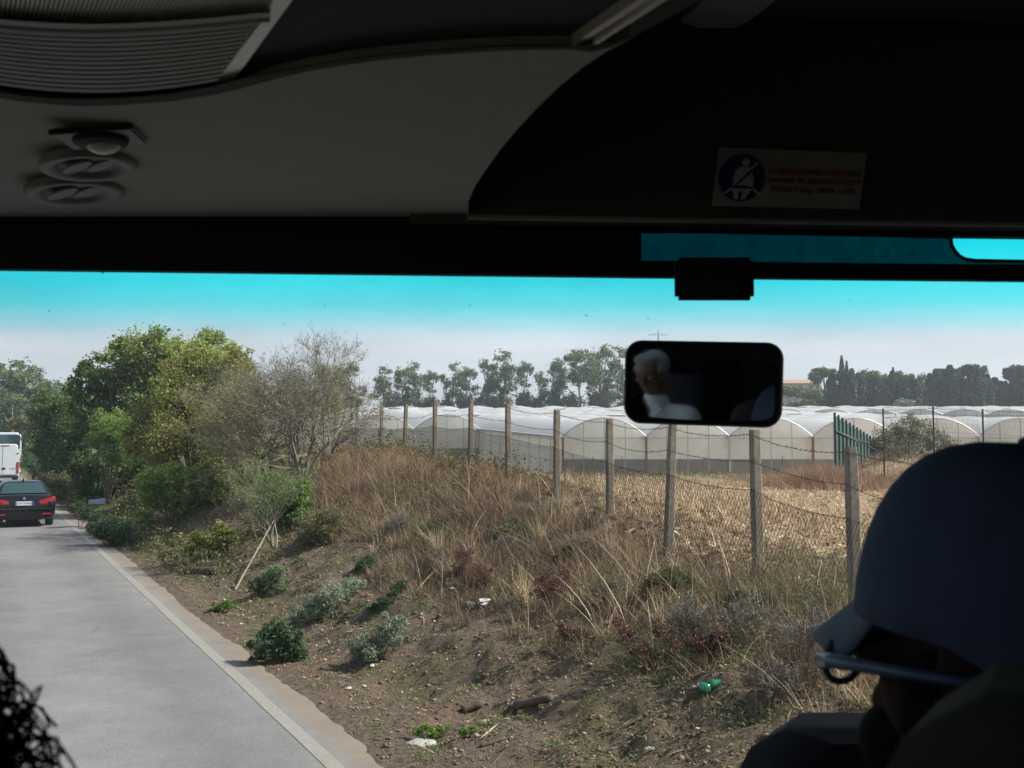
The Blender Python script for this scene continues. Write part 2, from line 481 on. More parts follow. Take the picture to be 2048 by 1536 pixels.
# faded edge line
m, t, b, o = nodes('worn_line')
oc = objco(t)
c = mix(t, ramp(t, noise(t, 28, 5, .75, oc), [(.40, 0.0), (.60, .95)]), (.20, .195, .18), (.33, .305, .235))
c = mix(t, ramp(t, noise(t, 1.3, 3, .6, oc), [(.40, .55), (.62, 0.0)]), c, (.26, .26, .25))
t.links.new(c, b.inputs['Base Color']); b.inputs['Roughness'].default_value = .8
wob = .015 * (vnoise(ss * .8, ss * 0, 31) - .5)
V = []
for cc in (-.38 + wob, -.24 + wob):
    x, y = xy(cc, ss); V.append(np.stack([x, y, np.interp(cc, [-.5, 0], [.008, 0]) + .005], -1))
V = np.stack(V, 1).reshape(-1, 3)
Q = np.stack([i * 2, i * 2 + 1, i * 2 + 3, i * 2 + 2], -1)
rl = np_mesh('road_edge_line', V, Q, m); rl['kind'] = 'structure'
# ------------------------------------------------------------------ greenhouses
m, t, b, o = nodes('roof_film')
oc = objco(t)
c = mix(t, ramp(t, noise(t, .5, 5, .6, oc), [(.35, 0.0), (.75, .5)]), (.90, .915, .93), (.76, .775, .785))
t.links.new(c, b.inputs['Base Color']); b.inputs['Roughness'].default_value = .45
bump(t, b, noise(t, 1.5, 4, .6, oc), .25, .08)
tl_ = t.nodes.new('ShaderNodeBsdfTranslucent'); t.links.new(c, tl_.inputs[0])
ms_ = t.nodes.new('ShaderNodeMixShader'); ms_.inputs[0].default_value = .42
t.links.new(b.outputs[0], ms_.inputs[1]); t.links.new(tl_.outputs[0], ms_.inputs[2]); t.links.new(ms_.outputs[0], o.inputs[0])
M['roof_film'] = m
def film(name, col, tr):
    m, t, b, o = nodes(name)
    oc = objco(t)
    c = mix(t, ramp(t, noise(t, 1.1, 5, .65, oc), [(.35, 0.0), (.7, .6)]), col, tuple(q * .78 for q in col))
    t.links.new(c, b.inputs['Base Color']); b.inputs['Roughness'].default_value = .5
    n = t.nodes.new('ShaderNodeBsdfTranslucent'); t.links.new(c, n.inputs[0])
    ms = t.nodes.new('ShaderNodeMixShader'); ms.inputs[0].default_value = tr
    t.links.new(b.outputs[0], ms.inputs[1]); t.links.new(n.outputs[0], ms.inputs[2]); t.links.new(ms.outputs[0], o.inputs[0])
    bump(t, b, noise(t, 2.0, 3, .6, oc), .3, .05)
    return m
M['wall_film'] = film('wall_film', (.88, .85, .78), .72)
M['gable_film'] = film('gable_film', (.92, .90, .85), .72)
M['side_film'] = film('side_film', (.90, .86, .78), .5)
M['skirt'] = film('skirt_net', (.40, .39, .34), .45)
M['galv'] = simple('galvanised', (.50, .51, .51), .5, .3)
M['darkpipe'] = simple('dark_pipe', (.16, .16, .15), .6, .2)
M['rust'] = simple('rust_paint', (.24, .13, .09), .8, var=.3, scale=20)
M['vent'] = simple('vent_gap', (.16, .16, .16), .8)
def gz(y): return .30 + .052 * max(0.0, y - 80)
def PROF(a): return 1 - abs(math.cos(a)) ** 2.15
def greenhouse(name, x0, y0, nb, span, length, adx, label, eave=2.85, ridge=1.42, side_left=True, posts_red=(), lift=0.0, gm_='gable_film'):
    """multi-span tunnel block; its gables face -Y, tunnels run along (adx,1)"""
    root = empty(name, (x0, y0, gz(y0) + lift), 0, label, 'greenhouse')
    bz = gz(y0)
    st = np.arange(0, length + .1, 2.0)
    A = 14
    for bay in range(nb):
        rm = MB(); rings = []
        for j, l in enumerate(st):
            zz = gz(y0 + l) - bz
            ring = []
            sag = -.11 if j % 2 else .03
            wig = .05 * math.sin(l * .7 + bay * 1.3)
            for k in range(A + 1):
                a = math.pi * k / A
                u = -math.cos(a)
                ring.append((bay * span + span * (u + 1) / 2 + adx * l, l, zz + eave + (ridge + sag + wig) * PROF(a)))
            rings.append(ring)
        rm.loft(rings, close=False, cap=False)
        ro = rm.build('roof', M['roof_film'], root, smooth=True)
        # roof vent slits
        for q in range(3):
            vm = MB()
            l = 8 + random.random() * (length - 16); a = random.uniform(.9, 2.2)
            for l2 in (l, ):
                zz = gz(y0 + l2) - bz
                u = -math.cos(a)
                vm.box((bay * span + span * (u + 1) / 2 + adx * l2, l2, zz + eave + ridge * PROF(a) + .08), (1.5, .12, .07), .1)
            vm.build('vent', M['vent'], ro)
        # gable
        gm = MB()
        pts = [(bay * span + span * (1 - math.cos(math.pi * k / A)) / 2, 0, eave + ridge * PROF(math.pi * k / A)) for k in range(A + 1)]
        gm.add(pts, [tuple(range(A + 1))])
        gm.build('gable', M[gm_], root)
        wm = MB(); wm.add([(bay * span, 0, -.5), ((bay + 1) * span, 0, -.5), ((bay + 1) * span, 0, eave), (bay * span, 0, eave)], [(0, 1, 2, 3)])
        wm.build('front_wall', M['wall_film'], root)
        sk = MB(); sk.box(((bay + .5) * span, -.05, .42), (span - .16, .04, 1.35)); sk.build('skirt', M['skirt'], root)
        fr = MB()
        fr.tube([(p[0], -.05, p[2] + .02) for p in pts], .05, 5)
        for k in range(1, 4):
            fx = bay * span + span * k / 4
            zt = eave + ridge * PROF(math.acos(1 - 2 * k / 4))
            fr.box((fx, -.06, zt / 2), (.06, .05, zt))
        fr.box(((bay + .5) * span, -.06, eave - .12), (span, .06, .06))
        fr.box(((bay + .5) * span, -.06, 1.12), (span, .05, .05))
        fr.build('frame', M['galv'], root)
    for bay in range(nb + 1):
        pm = MB(); pm.box((bay * span, -.12, eave / 2 - .2), (.16, .16, eave + .3))
        pm.build('column', M['rust'] if bay in posts_red else M['galv'], root)
        g_ = MB(); g_.loft([[(bay * span - .2 + adx * l, l - .12, gz(y0 + l) - bz + eave + .02), (bay * span + .2 + adx * l, l - .12, gz(y0 + l) - bz + eave + .02),
                             (bay * span + .12 + adx * l, l - .12, gz(y0 + l) - bz + eave - .14), (bay * span - .12 + adx * l, l - .12, gz(y0 + l) - bz + eave - .14)] for l in (0, length)])
        g_.build('gutter', M['galv'], root)
    for side in (0, nb):
        rings = [[(side * span + adx * l, l, gz(y0 + l) - bz - .5), (side * span + adx * l, l, gz(y0 + l) - bz + eave)] for l in st]
        wm = MB(); wm.loft(rings, close=False, cap=False); wm.build('side_wall', M['side_film'], root)
        if side == 0:
            fr = MB()
            for l in st[::1]:
                fr.box((adx * l - .05, l, gz(y0 + l) - bz + eave / 2), (.05, .06, eave))
            for h in (.9, 1.75, 2.55):
                fr.loft([[(adx * l - .08, l - .03, gz(y0 + l) - bz + h), (adx * l - .03, l - .03, gz(y0 + l) - bz + h), (adx * l - .03, l + .03, gz(y0 + l) - bz + h + .05), (adx * l - .08, l + .03, gz(y0 + l) - bz + h + .05)] for l in (0, length)])
            fr.build('side_frame', M['galv'], root)
    return root
greenhouse('tunnel_greenhouse', 3.9, 77.0, 7, 6.4, 62, -.41, 'white film tunnel greenhouse with a row of arched gables behind the bare stubble field', posts_red=(0, 1, 3))
greenhouse('tunnel_greenhouse', -3.0 - 6.2 * 4, 94.0, 4, 6.2, 46, -.30, 'set-back arched white greenhouse seen between the concrete posts beside the twiggy tree')
greenhouse('long_greenhouse', -60.0, 143.0, 24, 6.4, 34, 0.0, 'farthest white greenhouse roof in front of the tall tree row', eave=3.1, ridge=.75, gm_='roof_film')

# ------------------------------------------------------------------ wire fence
def concrete():
    m, t, b, o = nodes('post_concrete')
    oc = objco(t)
    n = noise(t, 12, 8, .75, oc)
    c = ramp(t, n, [(.3, (.13, .115, .09)), (.55, (.25, .22, .18)), (.8, (.36, .33, .28))])
    c = mix(t, ramp(t, noise(t, 3, 4, .6, oc), [(.5, 0.0), (.7, .6)]), c, (.20, .17, .10))
    t.links.new(c, b.inputs['Base Color']); b.inputs['Roughness'].default_value = .92
    bump(t, b, n, .6, .015)
    return m
M['concrete'] = concrete()
M['wire'] = simple('rusty_wire', (.085, .07, .06), .75, .2, var=.3)
fence = empty('wire_fence', (POSTS[1][0], POSTS[1][1], 0), 0, 'long fence of leaning concrete posts with barbed wire and diamond mesh along the bank', 'fence')
fo = Vector(fence.location)
LEAN = [.02, .012, .012, -.045, .0, -.008, .006, .0, .006, -.02, .012, .0, .01]
tops = []
for k, (x, y, zt) in enumerate(POSTS):
    w = .118
    zb = float(H(x, y)) - .5
    rr = random.Random(k)
    ang = math.atan2(POSTS[min(k + 1, 12)][1] - POSTS[max(k - 1, 0)][1], POSTS[min(k + 1, 12)][0] - POSTS[max(k - 1, 0)][0])
    ln = LEAN[k]
    rings = []
    for j in range(10):
        h = zb + (zt - zb) * j / 9
        cx = x - ln * 0 + (zt - h) * (-ln) * -1 * 1.0; cy_ = y
        ww = w / 2 * (1 + rr.uniform(-.05, .05)) * (1.06 - .08 * j / 9)
        if j == 9: ww *= .93
        ring = []
        for a_ in (45, 135, 225, 315):
            for da in (-9, 9):
                an = R(a_ + da) + ang
                ring.append((cx + ww * 1.33 * math.cos(an) - fo.x, cy_ + ww * 1.33 * math.sin(an) - fo.y, h))
        rings.append(ring)
    MB().loft(rings).build('concrete_post', M['concrete'], fence)
    tops.append((x, y, zt, ln))
def strand(off, sag, seed, lo=0, hi=12, rad=.0035):
    rr = random.Random(seed); mb = MB()
    for k in range(lo, hi):
        a, b_ = tops[k], tops[k + 1]
        pa = Vector((a[0] + off * a[3] - .07, a[1] - .03, a[2] - off)); pb = Vector((b_[0] + off * b_[3] - .07, b_[1] - .03, b_[2] - off))
        n = 14; pts = []
        sg = sag * rr.uniform(.5, 1.4)
        for j in range(n + 1):
            u = j / n
            q = pa.lerp(pb, u) - fo
            q.z -= 4 * u * (1 - u) * sg + rr.uniform(-.006, .006)
            pts.append(q)
        mb.tube(pts, rad, 4, False)
        L = (pb - pa).length; nbarb = int(L / .11)
        for j in range(nbarb):
            u = (j + .5) / nbarb * n; i0 = int(u)
            q = pts[i0].lerp(pts[i0 + 1], u - i0)
            for _ in range(2):
                d = Vector((rr.uniform(-1, 1), rr.uniform(-1, 1), rr.uniform(-1, 1))).normalized() * .024
                mb.tube([q - d, q + d], .0028, 3, False)
    return mb
for off, sag, sd in ((.06, .06, 1), (.42, .07, 2)):
    strand(off, sag, sd).build('barbed_wire', M['wire'], fence)
strand(.80, .05, 3).build('barbed_wire', M['wire'], fence)
mb = MB(); rr = random.Random(5)
V = []; Fq = []
for k in range(12):
    a, b_ = tops[k], tops[k + 1]
    L = math.hypot(a[0] - b_[0], a[1] - b_[1]); hh = 1.5
    base_a = float(H(a[0], a[1])); base_b = float(H(b_[0], b_[1]))
    def pt(u, v):   # u 0..1 along, v 0..1 height
        top = (a[2] - .80) * (1 - u) + (b_[2] - .80) * u - .2 * u * (1 - u)
        bot = base_a * (1 - u) + base_b * u - .05
        zz = bot + (top - bot) * v
        wv = .02 * math.sin(u * 9 + k) * (1 - v)
        lx = ((a[3] * (a[2] - zz)) * (1 - u) + (b_[3] * (b_[2] - zz)) * u)
        return Vector((a[0] + (b_[0] - a[0]) * u - .065 + wv + lx, a[1] + (b_[1] - a[1]) * u - .03, zz)) - fo
    pitch = .085
    n = int(L / pitch); rows = 9
    rowh = 1.0 / rows
    wr = .0020 + .00012 * k
    for i_ in range(n):
        for sgn in (0, 1):
            for r_ in range(rows * 2):
                u0 = (i_ + (.5 if (r_ + sgn) % 2 else 0)) / n; u1 = (i_ + (0 if (r_ + sgn) % 2 else .5)) / n
                if sgn: u0 += .0; u1 += 0
                v0 = r_ / (rows * 2); v1 = (r_ + 1) / (rows * 2)
                if sgn:  # mirrored zigzag of the neighbour wire
                    u0 = (i_ + 1 - (.5 if (r_ % 2) else 0)) / n; u1 = (i_ + 1 - (0 if (r_ % 2) else .5)) / n
                else:
                    u0 = (i_ + (.5 if (r_ % 2) else 0)) / n; u1 = (i_ + (0 if (r_ % 2) else .5)) / n
                p0, p1 = pt(min(u0, 1), v0), pt(min(u1, 1), v1)
                b0 = len(V)
                dx = Vector((wr, -wr * .5, 0)); dy = Vector((wr * .5, wr, 0))
                V += [tuple(p0 - dx), tuple(p0 + dx), tuple(p1 + dx), tuple(p1 - dx), tuple(p0 - dy), tuple(p0 + dy), tuple(p1 + dy), tuple(p1 - dy)]
                Fq += [(b0, b0 + 1, b0 + 2, b0 + 3), (b0 + 4, b0 + 5, b0 + 6, b0 + 7)]
np_mesh('chain_link', V, Fq, M['wire'], fence)

# thin black pole fence on the mound, green picket screen, stakes in the field
M['blackpole'] = simple('black_pole', (.03, .035, .035), .6)
M['greenpaint'] = simple('green_paint', (.007, .03, .03), .6)
M['greenmesh'] = simple('green_screen', (.03, .085, .07), .8)
pf = empty('pole_fence', P(1766, 915, D=46), 0, 'wire fence on thin black poles beside the grey scrub bush', 'fence')
po = Vector(pf.location); pp = []
for x_, yt, D_ in ((1766, 817, 46), (1866, 813, 45.5), (1965, 818, 45), (2064, 822, 44.5), (2163, 826, 44)):
    tp = P(x_, yt, D=D_); zb = float(H(tp.x, tp.y)) - .3
    MB().tube([Vector((tp.x, tp.y, zb)) - po, tp - po], .04, 6).build('pole', M['blackpole'], pf)
    pp.append((tp, zb + .35))
wm = MB()
for a_, b_ in zip(pp, pp[1:]):
    for v in (.03, .35, .65, .95):
        wm.tube([a_[0].lerp(Vector((a_[0].x, a_[0].y, a_[1])), v) - po, b_[0].lerp(Vector((b_[0].x, b_[0].y, b_[1])), v) - po], .008, 3, False)
    n = 40
    for j in range(n):
        u0, u1 = j / n, (j + 3.3) / n
        if u1 > 1: continue
        A0 = a_[0].lerp(b_[0], u0); B0 = Vector((*a_[0].lerp(b_[0], u1).xy, a_[1]))
        A1 = a_[0].lerp(b_[0], u1); B1 = Vector((*a_[0].lerp(b_[0], u0).xy, a_[1]))
        wm.tube([A0 - po, B0 - po], .0035, 3, False); wm.tube([A1 - po, B1 - po], .0035, 3, False)
wm.tube([P(1672, 862, D=46) - po, P(1768, 908, D=45.8) - po], .035, 5)
wm.build('wire', M['blackpole'], pf)
gf = empty('green_fence', P(1669, 915, D=49), 0, 'dark green picket fence shrinking away towards the scrub bush', 'fence')
go = Vector(gf.location); prev = None
for k in range(16):
    u = k / 15
    D_ = 49 + 16 * u
    x_ = 1669 + (1764 - 1669) * (1 - (1 - u) ** 1.25)
    yt = 825 + (886 - 825) * (1 - (1 - u) ** 1.3)
    tp = P(x_, yt, D=D_); zb = float(H(tp.x, tp.y)) - .25
    MB().box((tp.x - go.x, tp.y - go.y, (tp.z + zb) / 2 - go.z), (.09, .09, tp.z - zb)).build('picket', M['greenpaint'], gf)
    if prev is not None and k % 1 == 0:
        a_ = prev; q = MB()
        q.slab([Vector((a_[0].x, a_[0].y + .06, a_[1])) - go, Vector((tp.x, tp.y + .06, zb)) - go, Vector((tp.x, tp.y + .06, tp.z - .12)) - go, Vector((a_[0].x, a_[0].y + .06, a_[0].z - .12)) - go], (0.01, .02, 0))
        q.build('screen_panel', M['greenmesh'], gf)
    prev = (tp, zb)
rb = MB(); rb.tube([P(1669, 862, D=48.9) - go, P(1725, 883, D=57) - go, P(1764, 897, D=65) - go], .05, 5); rb.build('rail', M['greenpaint'], gf)
stk = [(1186, 912, 945), (1244, 913, 948), (990, 912, 935), (1146, 908, 950), (1360, 915, 955), (1520, 913, 946), (1565, 912, 944), (1408, 914, 950)]
for k, (x_, a0, a1) in enumerate(stk):
    g_ = ground(x_, 950); D_ = min(g_.y, 70)
    tp = P(x_, a0, D=D_); zb = float(H(tp.x, tp.y))
    ob = MB().tube([(0, 0, -.2), (0.01, 0, (tp.z - zb) * .5), (0, .01, tp.z - zb)], [.035, .032, .03], 6).build('field_stake', M['bark'])
    ob.location = (tp.x, tp.y, zb)
    tag(ob, ('thin stake just left of the brown post nearest the greenhouse corner', 'thin stake between the two posts left of the mirror', 'thin stake seen through the mesh beside the cream side wall', 'thin stake right below the greenhouse corner column', 'thin stake under the driving mirror', 'thin stake halfway between the mirror and the green fence', 'thin stake nearest the orange brown brush', 'thin stake under the right half of the driving mirror')[k], 'stake', 'stakes in front of the greenhouse')

# ------------------------------------------------------------------ vegetation builders
def leaf_quads(C, size, aspect, rng, droop=0.0, up=.3):
    """diamond leaves at centres C; returns V (4n,3), Q (n,4)"""
    n = len(C)
    a = rng.normal(size=(n, 3)); a[:, 2] = a[:, 2] * .8 - droop
    a /= np.linalg.norm(a, axis=1, keepdims=True)
    r = rng.normal(size=(n, 3)); r[:, 2] += up
    b_ = np.cross(a, r); b_ /= np.linalg.norm(b_, axis=1, keepdims=True) + 1e-9
    s_ = size * rng.uniform(.6, 1.35, (n, 1))
    V = np.stack([C - a * s_ * .5, C + b_ * s_ * aspect * .5, C + a * s_ * .5, C - b_ * s_ * aspect * .5], 1).reshape(-1, 3)
    return V, np.arange(4 * n).reshape(n, 4)
def cloud(lobes, n, rng, shell=.55, squash=1.0, sub=9, subr=.42):
    """points in clumps scattered through each lobe (centre, radius)"""
    tot = sum(r ** 2 for _, r in lobes); pts = []; tn = []
    for c, r in lobes:
        k = max(8, int(n * r ** 2 / tot))
        d = rng.normal(size=(sub, 3)); d /= np.linalg.norm(d, axis=1, keepdims=True)
        sc = np.asarray(c) + d * (rng.uniform(.35, 1.0, (sub, 1)) ** shell) * r * np.array([1, 1, squash]) * .8
        st = rng.uniform(-.16, .16, sub)
        w = rng.integers(0, sub, k)
        p = rng.normal(size=(k, 3)); p /= np.linalg.norm(p, axis=1, keepdims=True)
        p *= rng.uniform(0, 1, (k, 1)) ** .45 * r * subr * rng.uniform(.7, 1.25, (k, 1))
        p[:, 2] *= .8
        q = sc[w] + p
        far_ = rng.uniform(0, 1, k) < .16          # loose leaves between the clumps
        g_ = rng.normal(size=(k, 3)); g_ /= np.linalg.norm(g_, axis=1, keepdims=True)
        q[far_] = (np.asarray(c) + g_ * (rng.uniform(0, 1.35, (k, 1)) ** .5) * r * np.array([1, 1, squash]))[far_]
        pts.append(q); tn.append(st[w])
    return np.concatenate(pts), np.concatenate(tn)
def limbs(base, targets, r0, rng, n=6, wig=.08):
    mb = MB()
    for tg in targets:
        base_v, tg = Vector(base), Vector(tg)
        mid = base_v.lerp(tg, .45); mid.z += (tg.z - base_v.z) * .12
        L = (tg - base_v).length; pts = []
        for j in range(n + 1):
            u = j / n
            q = base_v.lerp(mid, u).lerp(mid.lerp(tg, u), u)
            if 0 < j: q += Vector(rng.normal(size=3)) * wig * L * .15 * u
            pts.append(q)
        mb.tube(pts, [r0 * (1 - .85 * j / n) for j in range(n + 1)], 6)
    return mb
def tree(name, label, cat, base, lobes, n, size, leafm, barkm, aspect=.55, trunk_r=.12, seed=0, tbias=.5, tvar=.22, group=None, sub=14, subr=.5, foliage_name='crown', stems=None, droop=0.0, trunk_name='trunk', topbias=.25):
    """lobes in world coordinates; base world point"""
    rng = np.random.default_rng(seed)
    base = Vector(base)
    root = empty(name, base, 0, label, cat, group)
    L = [(np.array(c) - np.array(base), r) for c, r in lobes]
    C, tn = cloud(L, n, rng, sub=sub, subr=subr)
    zmin, zmax = C[:, 2].min(), C[:, 2].max()
    C[:, 2] = np.maximum(C[:, 2], .03)
    V, Q = leaf_quads(C, size, aspect, rng, droop)
    tone = tbias + tn + rng.normal(size=len(Q)) * tvar * .6 + topbias * ((C[:, 2] - zmin) / (zmax - zmin + .01) - .5)  # topbias puts light from above into the leaf tone
    np_mesh(foliage_name, V, Q, leafm, root, np.clip(tone, 0, 1))
    tg = [tuple(c) for c, r in L]
    if stems: tg = tg[:stems]
    fork = Vector((0, 0, max(.05, zmin * .5)))
    mb = limbs((0, 0, -.15), [t_ for t_ in tg], trunk_r, rng)
    mb.build(trunk_name, barkm, root, smooth=True)
    return root
def px_lobes(D, L, jit=.35, seed=0):
    rr = random.Random(seed); o = []
    for (x, y, r) in L:
        rw = r / F * D
        o.append((tuple(P(x, y, D=D + rr.uniform(-1, 1) * rw * 1.6 * jit * 2)), rw))
    return o
def gbase(px, D):
    x = (px - 1024) / F * D
    return (x, D, float(H(x, D)))
# the roadside trees and bushes
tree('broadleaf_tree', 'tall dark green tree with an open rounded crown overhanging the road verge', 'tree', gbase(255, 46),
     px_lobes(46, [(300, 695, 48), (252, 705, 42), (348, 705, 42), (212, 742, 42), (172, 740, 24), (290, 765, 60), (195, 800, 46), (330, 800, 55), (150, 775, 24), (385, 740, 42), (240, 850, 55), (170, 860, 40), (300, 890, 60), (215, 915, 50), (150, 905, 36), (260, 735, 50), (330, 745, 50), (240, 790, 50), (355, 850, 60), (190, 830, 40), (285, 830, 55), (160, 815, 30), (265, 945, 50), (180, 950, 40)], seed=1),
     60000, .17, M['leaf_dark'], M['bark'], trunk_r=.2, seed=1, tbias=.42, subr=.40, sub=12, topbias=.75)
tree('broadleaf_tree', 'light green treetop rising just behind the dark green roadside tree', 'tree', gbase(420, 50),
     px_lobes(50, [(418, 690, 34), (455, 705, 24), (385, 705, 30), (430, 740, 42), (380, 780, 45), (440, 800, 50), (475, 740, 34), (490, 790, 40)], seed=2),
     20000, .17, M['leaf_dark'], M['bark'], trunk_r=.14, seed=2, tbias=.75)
tree('olive_shrub', 'broad olive and rust coloured shrub in front of the tall green tree', 'shrub', gbase(390, 37),
     px_lobes(37, [(345, 800, 52), (420, 760, 50), (295, 830, 38), (395, 835, 62), (460, 790, 50), (330, 870, 52), (430, 880, 60), (500, 830, 42), (480, 720, 30), (270, 880, 34), (500, 890, 40), (350, 750, 40), (395, 720, 34), (450, 840, 50), (380, 790, 55), (320, 900, 40), (460, 930, 40)], seed=3),
     40000, .115, M['leaf_olive'], M['bark'], trunk_r=.09, seed=3, tbias=.42, tvar=.34, sub=20, subr=.42, topbias=-.1, droop=.2)
tree('feathery_shrub', 'light green feathery shrub glowing against dark shade beside the tall tree', 'shrub', gbase(220, 41),
     px_lobes(41, [(215, 862, 30), (245, 888, 34), (188, 880, 20), (255, 855, 25), (225, 905, 26), (280, 900, 28), (200, 840, 22), (235, 835, 20)], seed=4),
     11000, .13, M['leaf_feather'], M['bark'], aspect=.3, trunk_r=.05, seed=4, tbias=.55)
tree('leafy_bush', 'bright green leafy bush at the foot of the rust coloured shrub', 'bush', gbase(350, 29.5),
     px_lobes(29.5, [(300, 962, 30), (345, 950, 36), (388, 955, 30), (305, 1000, 32), (355, 1000, 36), (410, 985, 30), (285, 1035, 22), (420, 940, 26), (330, 980, 40), (375, 1020, 34), (440, 975, 28), (300, 1060, 16)], seed=5),
     12000, .10, M['leaf_bright'], M['bark'], trunk_r=.04, seed=5, tbias=.68, sub=22, subr=.34)
tree('leafy_bush', 'yellow green bush growing under the bare twiggy tree', 'bush', gbase(565, 23.5),
     px_lobes(23.5, [(545, 990, 26), (585, 1000, 32), (560, 1030, 30), (605, 975, 20), (600, 1035, 24), (545, 955, 14), (575, 985, 30), (530, 1020, 24), (600, 1005, 26)], seed=6),
     8000, .085, M['leaf_bright'], M['bark'], trunk_r=.03, seed=6, tbias=.42, sub=20, subr=.36)
tree('verge_bush', 'blue green weedy bush on the road edge beside the white litter', 'bush', gbase(225, 26.5),
     px_lobes(26.5, [(215, 1050, 22), (240, 1062, 26), (205, 1070, 16), (270, 1082, 20), (238, 1085, 18), (225, 1065, 28), (190, 1058, 16)], seed=7),
     9000, .06, M['leaf_weed'], M['bark'], trunk_r=.02, seed=7, tbias=.45)
tree('verge_bush', 'small dark bush at the asphalt edge below the blue white sheet', 'bush', gbase(165, 32),
     px_lobes(32, [(155, 1015, 15), (175, 1022, 16), (190, 1035, 14)], seed=8),
     2500, .06, M['leaf_weed'], M['bark'], trunk_r=.02, seed=8, tbias=.3)
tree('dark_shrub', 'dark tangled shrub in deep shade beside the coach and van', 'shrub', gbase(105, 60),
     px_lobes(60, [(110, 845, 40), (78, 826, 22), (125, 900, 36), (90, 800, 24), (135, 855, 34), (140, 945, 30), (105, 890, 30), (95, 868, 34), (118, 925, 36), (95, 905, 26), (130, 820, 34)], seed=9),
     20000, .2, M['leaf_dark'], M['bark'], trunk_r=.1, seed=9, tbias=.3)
tree('dark_shrub', 'brown leafless looking thicket behind the coach roof', 'shrub', gbase(75, 78),
     px_lobes(78, [(64, 846, 18), (85, 860, 24), (30, 846, 14), (80, 885, 24), (100, 905, 20)], seed=10),
     3500, .2, M['leaf_broom'], M['bark'], trunk_r=.08, seed=10, tbias=.5)
tree('roadside_scrub', 'low green scrub beside the distant road past the white van', 'shrub', gbase(70, 70),
     px_lobes(70, [(58, 925, 20), (78, 935, 22), (66, 900, 18), (100, 945, 22)], seed=11),
     3500, .16, M['leaf_weed'], M['bark'], trunk_r=.05, seed=11, tbias=.6)
tree('roadside_scrub', 'yellowish dry scrub on the verge just past the dark car', 'shrub', gbase(115, 48),
     px_lobes(48, [(110, 968, 18), (135, 975, 20), (88, 960, 16), (155, 965, 18), (120, 990, 14)], seed=12),
     3500, .12, M['leaf_broom'], M['bark'], trunk_r=.04, seed=12, tbias=.85)
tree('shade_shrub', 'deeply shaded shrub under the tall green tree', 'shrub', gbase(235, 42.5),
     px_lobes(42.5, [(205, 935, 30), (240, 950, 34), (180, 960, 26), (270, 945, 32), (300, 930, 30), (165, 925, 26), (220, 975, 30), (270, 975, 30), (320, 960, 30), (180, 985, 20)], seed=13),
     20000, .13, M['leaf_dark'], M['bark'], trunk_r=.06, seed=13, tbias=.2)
tree('crest_bush', 'dark olive broom bush on the bank crest in front of two posts', 'bush', gbase(895, 24.5),
     px_lobes(24.5, [(850, 968, 30), (900, 950, 34), (940, 962, 26), (870, 995, 30), (918, 990, 28), (820, 985, 22), (880, 970, 36), (800, 965, 22)], seed=14),
     16000, .10, M['leaf_broom'], M['twig'], aspect=.14, trunk_r=.02, seed=14, tbias=.25)
tree('slope_bush', 'grey green soft bush on the bank right of the yellow green bush', 'bush', ground(650, 1085),
     px_lobes(ground(650, 1085).y, [(625, 1050, 32), (662, 1040, 30), (650, 1075, 28), (610, 1075, 22), (690, 1060, 18), (640, 1060, 34), (670, 1085, 24)], seed=15),
     11000, .07, M['leaf_broom'], M['twig'], aspect=.18, trunk_r=.02, seed=15, tbias=.6)
gsc = P(1820, 905, D=50)
tree('scrub_bush', 'grey green scrub bush on the mound between the black poles', 'bush', (gsc.x, gsc.y, float(H(gsc.x, gsc.y))),
     px_lobes(51, [(1765, 872, 20), (1800, 852, 24), (1840, 858, 26), (1755, 892, 20), (1810, 886, 30), (1868, 876, 26), (1895, 892, 22), (1840, 893, 28), (1780, 895, 26), (1820, 838, 14)], seed=16),
     9000, .14, M['leaf_scrub'], M['twig'], aspect=.3, trunk_r=.05, seed=16, tbias=.5)

def weed(label, base, lobes, n, size, mat_, seed, aspect=.5, tb=.5, name='weed_plant', D=None, **k):
    g_ = ground(*base); D = D or g_.y
    rw = random.Random(seed)
    lobes = list(lobes) + [(x + rw.uniform(-1.5, 1.5) * r, y + rw.uniform(-1.0, .5) * r, r * rw.uniform(.3, .5)) for x, y, r in lobes for _ in (0, 1)]
    return tree(name, label, 'weed', g_, px_lobes(D, lobes, seed=seed), n, size, mat_, M['stalk'] if k.pop('dry', 0) else M['bark'], aspect=aspect, trunk_r=.008, seed=seed, tbias=tb, foliage_name='leaves', trunk_name='stem', **k)
weed('dense dark green weed growing out of the asphalt edge', (555, 1325), [(528, 1288, 26), (560, 1300, 30), (592, 1290, 24), (540, 1262, 20), (570, 1265, 20), (520, 1312, 16), (602, 1308, 16)], 8000, .045, M['leaf_weed'], 21, .35, tb=.45, sub=26, subr=.30)
weed('long silvery grey weed lying up the bank above the dark roadside weed', (640, 1240), [(600, 1230, 22), (630, 1212, 26), (665, 1190, 26), (700, 1170, 22), (585, 1245, 16), (650, 1222, 20), (690, 1195, 18)], 6500, .055, M['leaf_grey'], 22, .25, .5, sub=26, subr=.32)
weed('silvery grey weed with thin stems, lower one on the bare dirt', (755, 1320), [(730, 1290, 24), (765, 1272, 26), (798, 1248, 20), (742, 1308, 18), (715, 1305, 16), (790, 1280, 18)], 5500, .05, M['leaf_grey'], 23, .25, .5, sub=26, subr=.32)
weed('small round green bush below the split pale branch', (530, 1198), [(512, 1168, 20), (540, 1155, 22), (558, 1140, 14), (530, 1182, 20), (560, 1175, 16)], 3800, .05, M['leaf_weed'], 24, .35, tb=.7, sub=24, subr=.32)
weed('small dark green grass tuft on the bare slope', (732, 1150), [(728, 1130, 14), (742, 1118, 12), (720, 1140, 10)], 2500, .07, M['leaf_weed'], 25, .12, .35)
